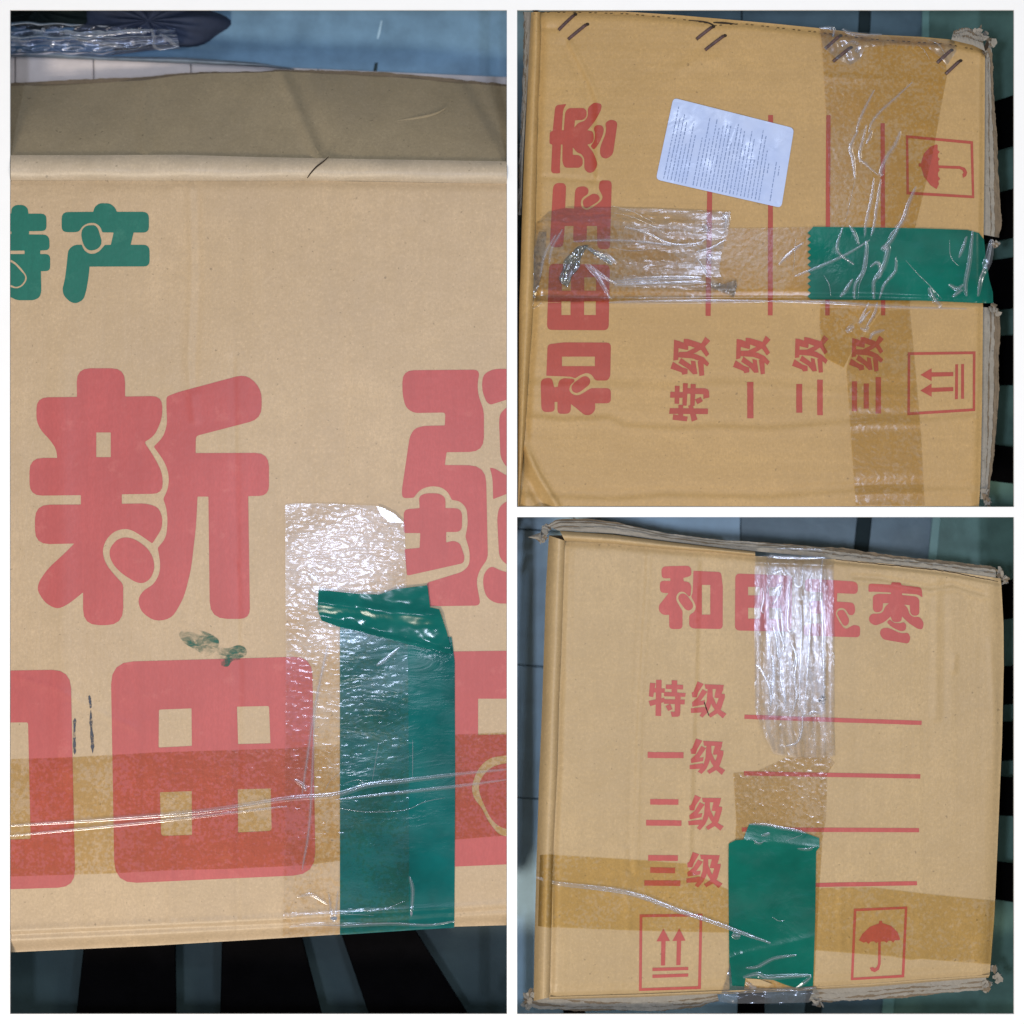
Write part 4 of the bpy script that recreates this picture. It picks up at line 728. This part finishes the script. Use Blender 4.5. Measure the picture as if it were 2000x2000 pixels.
out3 = [(1072, 1046), (1066, 1150), (1062, 1280), (1058, 1400), (1053, 1520), (1048, 1680), (1044, 1830), (1042, 1955)]
loft('rolled_edge', out3, lef3, lambda t, s: 0.0050 * math.sin(math.pi * min(1, 0.08 + 0.92 * t)) ** 0.7 * (0.75 + 0.35 * t) - 0.012 * (1 - t) ** 2.5 - 0.002 * t ** 6, 'card3', b3, 140, 16, 0, 'rounded fold down the left edge')
out3t = [(1093, 1036), (1200, 1044), (1300, 1057), (1400, 1069), (1475, 1077)]
loft('rolled_edge', out3t, top3[:5], lambda t, s: 0.0042 * math.sin(math.pi * min(1, 0.1 + 0.9 * t)) ** 0.7 - 0.007 * (1 - t) ** 3 - 0.002 * t ** 6, 'card3', b3, 80, 12, 0.0, 'rounded fold along the top left')
loft('rolled_edge', [(1073, 1953), (1250, 1949), (1400, 1942), (1590, 1934), (1700, 1929), (1930, 1910)], off(bot3, 0, -1), lambda t, s: 0.001 * math.sin(math.pi * t) - 0.010 * (1 - t) ** 2 - 0.003, 'card3', b3, 90, 8)
skirt('side_panel', out3, lambda x, y: np.full(np.shape(x), -11.0), 'card3', b3, ZB, (60, 0)); skirt('side_panel', rig3, H3, 'card3', b3, ZB, (-40, 0)); skirt('side_panel', top3, H3, 'card3', b3, ZB, (0, 45)); skirt('side_panel', bot3, H3, 'card3', b3, ZB, (0, -40))
torn('torn_flap', [(1090, 1036), (1200, 1042), (1300, 1056), (1400, 1068), (1490, 1078), (1625, 1090)], [(1066, 1026), (1085, 1016), (1150, 1014), (1210, 1021), (1300, 1041), (1400, 1054), (1490, 1060), (1625, 1070)], -0.008, b3, seed=8, jit=0.9, label='frayed grey flap edge along the top left')
torn('torn_flap', [(1610, 1090), (1720, 1100), (1830, 1112), (1945, 1128)], [(1612, 1069), (1660, 1073), (1760, 1086), (1860, 1098), (1945, 1108)], -0.008, b3, ('torn_dark', 'torn_dark', 'torn'), 9, 0.9, label='frayed flap edge along the top right')
torn('torn_flap', [(1045, 1935), (1200, 1948), (1400, 1938)], [(1026, 1962), (1050, 1971), (1120, 1974), (1200, 1973), (1290, 1976), (1370, 1966), (1404, 1954)], -0.014, b3, seed=10, jit=1.1, label='frayed grey flap edge along the bottom left')
torn('torn_flap', [(1590, 1930), (1700, 1923), (1925, 1906)], [(1580, 1954), (1620, 1959), (1700, 1952), (1800, 1944), (1900, 1935), (1930, 1934)], -0.014, b3, seed=11, jit=1.1, label='frayed grey flap edge along the bottom right')
crumple('crushed_corner', [(1062, 1040, 9), (1068, 1030, 8), (1058, 1052, 7)], -0.006, 'torn', b3, 60, 12, 10, 'crushed top left corner')
obj('paper_spike', [P(1031, 1049, -0.004), P(1056, 1040, -0.004), P(1058, 1056, -0.002), P(1050, 1048, 0.001)], [(0, 2, 3), (0, 3, 1), (3, 2, 1)], 'torn', b3)
crumple('crushed_corner', [(1948, 1112, 10), (1956, 1124, 8), (1962, 1134, 6)], -0.004, 'torn', b3, 60, 13, 9, 'shredded top right corner')
crumple('crushed_corner', [(1035, 1950, 12), (1030, 1962, 10), (1040, 1940, 8)], -0.012, 'torn', b3, 70, 14, 11, 'crushed bottom left corner')
crumple('crushed_corner', [(1940, 1895, 8), (1948, 1912, 10), (1930, 1930, 10), (1925, 1922, 8)], -0.010, 'torn', b3, 80, 15, 11, 'crushed bottom right corner')
crumple('torn_scraps', [(1594, 1954, 9), (1602, 1957, 9)], -0.012, 'torn', b3, 30, 16, 10)
for pts in (seamt, [(1098, 1050), (1092, 1052), (1100, 1056)]): strand('edge_crack', pts, 2.0, H3, 0.25, 'crack', b3, high=0.1, wob=0.3)
redset(b3, H3, 'red3', {})
Zs = (1250, 1310, 180 / 1932)
ink('printed_character', strokes(TE, bb_map(*TEb, 1266.6, 1327.5, 1339, 1400.5)), b3, H3, 'red3', zstep=0.02)
for X0, Y0, X1, Y1 in ((1349, 1331, 1419, 1403), (1346.5, 1442, 1416.5, 1513), (1344, 1552.5, 1413.5, 1622.5), (1340, 1664, 1411, 1734.5)):
    ink('printed_character', strokes(JI, bb_map(*JIb, X0, Y0, X1, Y1)), b3, H3, 'red3', zstep=0.02)
for x0, x1, y, t in ((1265, 1335, 1474.5, 11.5), (1270, 1325, 1566, 11), (1262, 1331, 1607, 11), (1266, 1324, 1675.5, 11), (1270, 1318.5, 1699.5, 11), (1258.5, 1329, 1724.5, 10.5)):
    ink('printed_character', [bar(x0, y, x1, y + 0.6, t)], b3, H3, 'red3')
for x0, y0, x1, y1, t in ((1454, 1400, 1800, 1412, 8.3), (1453, 1510.5, 1797.5, 1516.5, 8.3), (1449, 1620, 1795, 1621.5, 8.3), (1446, 1731, 1791, 1725, 8)):
    ink('printed_rule', [bar(x0, y0, x1, y1, t)], b3, H3, 'red3')
ident = lambda ox, oy: (lambda p: (ox + p[0] * 500 / 1932, oy + p[1] * 500 / 1932))
ink('printed_symbol', mapped([frame_rings(ARROW_FRAME, 21)] + [[s] for s in ARROWS], ident(1000, 1500)), b3, H3, 'red3', label='this-way-up arrows in an upright square')
ink('printed_symbol', mapped([frame_rings(UMB_FRAME, 19)] + [[s] for s in UMB], ident(1500, 1500)), b3, H3, 'red3', label='keep-dry umbrella in an upright rectangle')
scribble('scratch_mark', [[(1375, 1370), (1380, 1385), (1385, 1399)]], 'crack', b3, H3, 2.5)
# tapes of box 3
sheet('brown_tape', [[[(1047, 1668), (1150, 1674), (1250, 1680), (1340, 1687), (1347, 1702), (1410, 1733), (1428, 1740), (1428, 1822), (1250, 1818), (1100, 1812), (1046, 1810)]]], lambda x, y: H3(x, y) + 4.5 * (np.asarray(x) < 1080), 0.9, 'tape_amber_soft', b3, (1078, 0, 3000, 3000), 6, None, 'brown-toned tape band low on the left', True)
loft('brown_tape', [(x + 1, y) for x, y in polyline_xy(out3, 100) if 1668 < y < 1811], [(x, y) for x, y in polyline_xy(lef3, 100) if 1668 < y < 1813], lambda t, s: 0.0008 + 0.0050 * math.sin(math.pi * min(1, 0.08 + 0.92 * t)) ** 0.7 * (0.75 + 0.35 * t) - 0.012 * (1 - t) ** 2.5 - 0.002 * t ** 6, 'tape_amber_soft', b3, 30, 14, 0, 'brown-toned tape wrapping the left fold')
sheet('brown_tape', [[[(1592, 1735), (1700, 1733), (1800, 1745), (1946, 1760), (1937, 1884), (1800, 1873), (1780, 1875), (1740, 1868), (1592, 1856)]]], H3, 0.9, 'tape_amber_soft', b3, None, 6, None, 'brown-toned tape band low on the right', True)
sheet('brown_tape', [[[(1432, 1510), (1480, 1506), (1535, 1480), (1620, 1478), (1630, 1490), (1616, 1512), (1613, 1600), (1606, 1640), (1600, 1740), (1590, 1928), (1430, 1932), (1434, 1700), (1438, 1600)]]], H3, 0.8, 'tape_amber', b3, None, 6, None, 'brown-toned tape down the middle', True)
sheet('clear_tape', [[[(1474, 1088), (1500, 1084), (1560, 1085), (1614, 1087), (1628, 1100), (1629.5, 1300), (1629, 1420), (1631, 1478), (1560, 1482), (1510, 1472), (1490, 1430), (1474, 1388), (1473, 1250)]]], H3, 1.7, 'tape_clear_v', b3, None, 4, lambda x, y: 0.20 * np.sin(x * 0.11 + np.sin(y * 0.013) * 1.5) + 0.08 * np.sin(x * 0.29 + 2 + np.sin(y * 0.02)), 'glossy clear tape with long wrinkles over the heading', True)
sheet('clear_tape', [[[(1496, 1074), (1530, 1070), (1600, 1072), (1613, 1080), (1612, 1395), (1560, 1405), (1500, 1400), (1497, 1250)]]], H3, 2.5, 'tape_clear_v', b3, None, 4, lambda x, y: 0.14 * np.sin(x * 0.17 + np.sin(y * 0.017) * 1.2), 'second clear tape strip over the first', True)
g3 = [(1423, 1648), (1437, 1641), (1452, 1640), (1455, 1630), (1463, 1610), (1468, 1609), (1510, 1614), (1560, 1622), (1600, 1637), (1600.5, 1655), (1594, 1663), (1592, 1800), (1588, 1926), (1560, 1931), (1535, 1924), (1510, 1914), (1456, 1910), (1453, 1934), (1425, 1934), (1424, 1870), (1422.5, 1700)]
sheet('green_tape', [[g3]], H3, 1.4, 'green2', b3, None, 5, lambda x, y: 0.4 * np.sin(x * 0.05) * np.sin(y * 0.02 + 1) + 0.9 * np.exp(-((y - 1640 - 0.1 * (x - 1450)) / 10) ** 2) + 0.6 * np.exp(-((y - 1870 + 0.25 * (x - 1430)) / 6) ** 2), 'wide green tape patch over the lower middle', True)
sheet('torn_liner', [[[(1456, 1911), (1485, 1913), (1508, 1922), (1500, 1928), (1470, 1924)]]], H3, 1.2, 'card3', b3, None, 5)
sheet('dirty_film', [[[(1404, 1956), (1418, 1910), (1426, 1880), (1430, 1925), (1500, 1930), (1592, 1926), (1602, 1944), (1580, 1958), (1500, 1960), (1430, 1960)]]], lambda x, y: H3(x, y) - 4 * np.clip((np.asarray(y) - 1930) / 25, 0, 1), 2.2, 'film_dirty', b3, None, 4, lambda x, y: 0.8 * np.sin(x * 0.11) * np.sin(y * 0.2), 'dirty crumpled film over the bottom edge', True)
strand('twisted_tape', [(1048, 1713), (1075, 1722), (1110, 1728), (1200, 1738), (1250, 1750), (1290, 1764), (1330, 1780), (1400, 1803), (1450, 1822), (1505, 1842)], 10, H3, 1.6, 'string', b3, 90, True, 'twisted strand of clear film slanting across', 0.12, 0.22)
for dy, zz in ((-2.5, 2.6), (0.5, 3.0), (3.5, 2.6)): strand('tape_crease', [(1140, 1731 + dy), (1240, 1746 + dy), (1300, 1768 + dy), (1380, 1796 + dy), (1470, 1829 + dy)], 2.6, H3, zz, 'crease', b3, 40, True, None, 0.12)
R2 = lambda *p: p2(1500, 1000, p); R5 = lambda *p: [(1260 + a * 300 / 1932, 1080 + b * 300 / 1932) for a, b in p]; R7 = lambda *p: [(1380 + a * 260 / 1256, 1580 + b * 260 / 1256) for a, b in p]
for pts, wd in ((R2((412, 345), (400, 500), (398, 640), (412, 740), (415, 1000), (420, 1150), (420, 1500)), 5), (R2((325, 400), (325, 700), (310, 1000), (290, 1300), (270, 1550)), 4), (R2((250, 700), (250, 1000), (240, 1250), (240, 1500)), 4), (R2((165, 500), (155, 700), (150, 880), (210, 890)), 5), (R2((95, 700), (105, 850), (125, 1000)), 4),
                (R2((30, 840), (60, 950), (80, 1110)), 4), (R2((35, 590), (100, 560), (60, 660), (30, 700)), 4), (R2((20, 1450), (45, 1250), (30, 1080)), 4), (R2((100, 1100), (95, 1250), (125, 1400), (120, 1500)), 6), (R2((220, 1090), (200, 1250), (215, 1380), (190, 1500)), 6), (R2((170, 980), (210, 1080), (180, 1200)), 5), (R2((60, 400), (40, 460), (100, 440), (130, 480)), 4),
                (R2((210, 440), (205, 540), (250, 550), (265, 400)), 4), (R2((0, 345), (30, 330), (80, 340), (280, 345), (430, 342)), 5), (R2((260, 1540), (255, 1650), (220, 1740), (130, 1770)), 4), (R2((300, 1530), (340, 1510), (390, 1515)), 4), (R2((390, 1400), (410, 1420), (400, 1450)), 8),
                (R5((1500, 130), (1560, 160), (1530, 510), (1590, 270), (1700, 220)), 3), (R5((1600, 660), (1650, 600), (1720, 400), (1640, 430), (1600, 660)), 3), (R5((1640, 640), (1650, 800), (1690, 1000), (1740, 1180), (1680, 1330)), 4), (R5((1690, 600), (1740, 900), (1750, 1240)), 3), (R5((1390, 1400), (1470, 1500), (1560, 1700), (1580, 1932)), 5), (R5((1600, 1280), (1610, 1480), (1600, 1700), (1640, 1932)), 4), (R5((1590, 880), (1650, 1000), (1660, 1320)), 3), (R5((1480, 430), (1490, 580), (1460, 700), (1490, 760)), 5),
                (R7((400, 145), (560, 150), (700, 180), (830, 200), (940, 230)), 4), (R7((650, 340), (780, 290), (900, 245)), 3), (R7((855, 372), (960, 372), (1040, 350)), 5), (R7((520, 255), (600, 230)), 4), (R7((440, 295), (490, 320), (560, 300)), 4), (R7((240, 1190), (320, 1200)), 8), (R7((370, 1500), (480, 1490), (640, 1410), (850, 1380)), 4), (R7((345, 1590), (480, 1560), (560, 1590), (740, 1580), (990, 1570)), 6), (R7((830, 1690), (920, 1640), (990, 1580)), 4), (R7((370, 1640), (420, 1670), (470, 1690)), 5), (R7((620, 1020), (680, 1055), (740, 1050)), 3)):
    if wd >= 4: strand('lifted_fold', pts, wd * 2.0, H3, (2.5 if pts[0][1] < 1500 else 1.9), 'fold_film', b3, high=0.08, wob=0.1)
    strand('tape_crease', pts, wd * 0.6, H3, 2.6 if pts[0][1] < 1500 else 2.0, 'crease', b3, wob=0.08)

# ================================================================== THINGS BEHIND BOX 1
pb = empty('laminate_board', P(500, 140, ZF), 'pale laminate boards lying on the floor behind the large left carton', 'board')
for x0, x1 in ((-40, 28.6), (30, 182), (183.4, 372), (373.4, 620), (621.4, 1000)):
    up = lambda x: 108 + 0.043 * x
    slab('plank', [(x0, up(x0)), (x1, up(x1)), (x1, 210), (x0, 210)], -0.080, 0.027, 'plank', pb, 0.001)
loft('foam_edge', [(-30, 98), (100, 100), (200, 110), (350, 112), (500, 122), (575, 134)], [(-30, 109), (100, 113), (200, 118), (350, 123), (500, 130), (575, 136)], lambda t, s: -0.077 + 0.006 * math.sin(math.pi * t), 'foam', pb, 60, 8, 0.3, 'dusty grey foam strip on the boards')
bag = empty('plastic_bag', P(180, 75, -0.08), 'crumpled clear plastic bag with bluish shine at the top left', 'bag')
loft('bag_film', [(-30, 40), (60, 42), (160, 48), (260, 54), (342, 55)], [(-30, 108), (100, 106), (200, 110), (300, 98), (352, 95)], lambda t, s: -0.074 + 0.012 * math.sin(math.pi * t) + 0.004 * math.sin(14 * t + 3 * s) + 0.002 * math.sin(40 * s + 9 * t), 'wrap', bag, 90, 40, 0, 'shiny crumpled film')
for pts, wd in (([(110, 62), (180, 68), (250, 62), (300, 60)], 10), ([(296, 56), (300, 70), (305, 94), (345, 93)], 6), ([(120, 72), (200, 84), (240, 92)], 8), ([(312, 66), (330, 78), (348, 92)], 8), ([(82, 56), (88, 63)], 6), ([(50, 74), (58, 82)], 7), ([(22, 76), (40, 78)], 7), ([(97, 88), (104, 92)], 5), ([(34, 100), (42, 97)], 6), ([(230, 66), (260, 60), (285, 66)], 8)):
    strand('film_crease', [P_ for P_ in pts], wd, lambda x, y: np.full(np.shape(x), -59.0), 0.0, 'string', bag, wob=0.5)
def mound(name, cx, cy, rx, ry, z0, h, mat, label, cat, seed):
    """heaped cloth: low mound with folds"""
    n, m = 56, 16; vs = [P(cx, cy, z0 + h)]; f = []; r = np.random.default_rng(seed); ph = r.uniform(0, 6.28, 6)
    for j in range(1, m + 1):
        t = j / m
        for i in range(n):
            a = 2 * math.pi * i / n; k = 1 + 0.10 * math.sin(3 * a + ph[0]) + 0.06 * math.sin(7 * a + ph[1])
            z = z0 + h * math.sqrt(max(0, 1 - t * t)) * (1 + 0.15 * math.sin(5 * a + 4 * t + ph[2]) * t) + 0.003 * math.sin(11 * a + ph[3]) * t * (1 - t) * 4
            vs.append(P(cx + rx * t * k * math.cos(a), cy + ry * t * k * math.sin(a), z))
    for i in range(n): f.append((0, 1 + (i + 1) % n, 1 + i))
    for j in range(m - 1):
        for i in range(n):
            a = 1 + j * n + i; b = 1 + j * n + (i + 1) % n; f.append((a, b, b + n, a + n))
    o = obj(name, vs, f, mat, None, True); o['label'] = label; o['category'] = cat
    return o
mound('cloth_bundle', 290, 40, 145, 62, ZF, 0.035, 'cloth', 'dark navy cloth bundle on the blue floor behind the plastic bag', 'cloth', 3)
mound('dark_cloth', 70, 20, 120, 40, ZF, 0.025, 'cloth_dark', 'almost black folded cloth in the top left corner', 'cloth', 4)
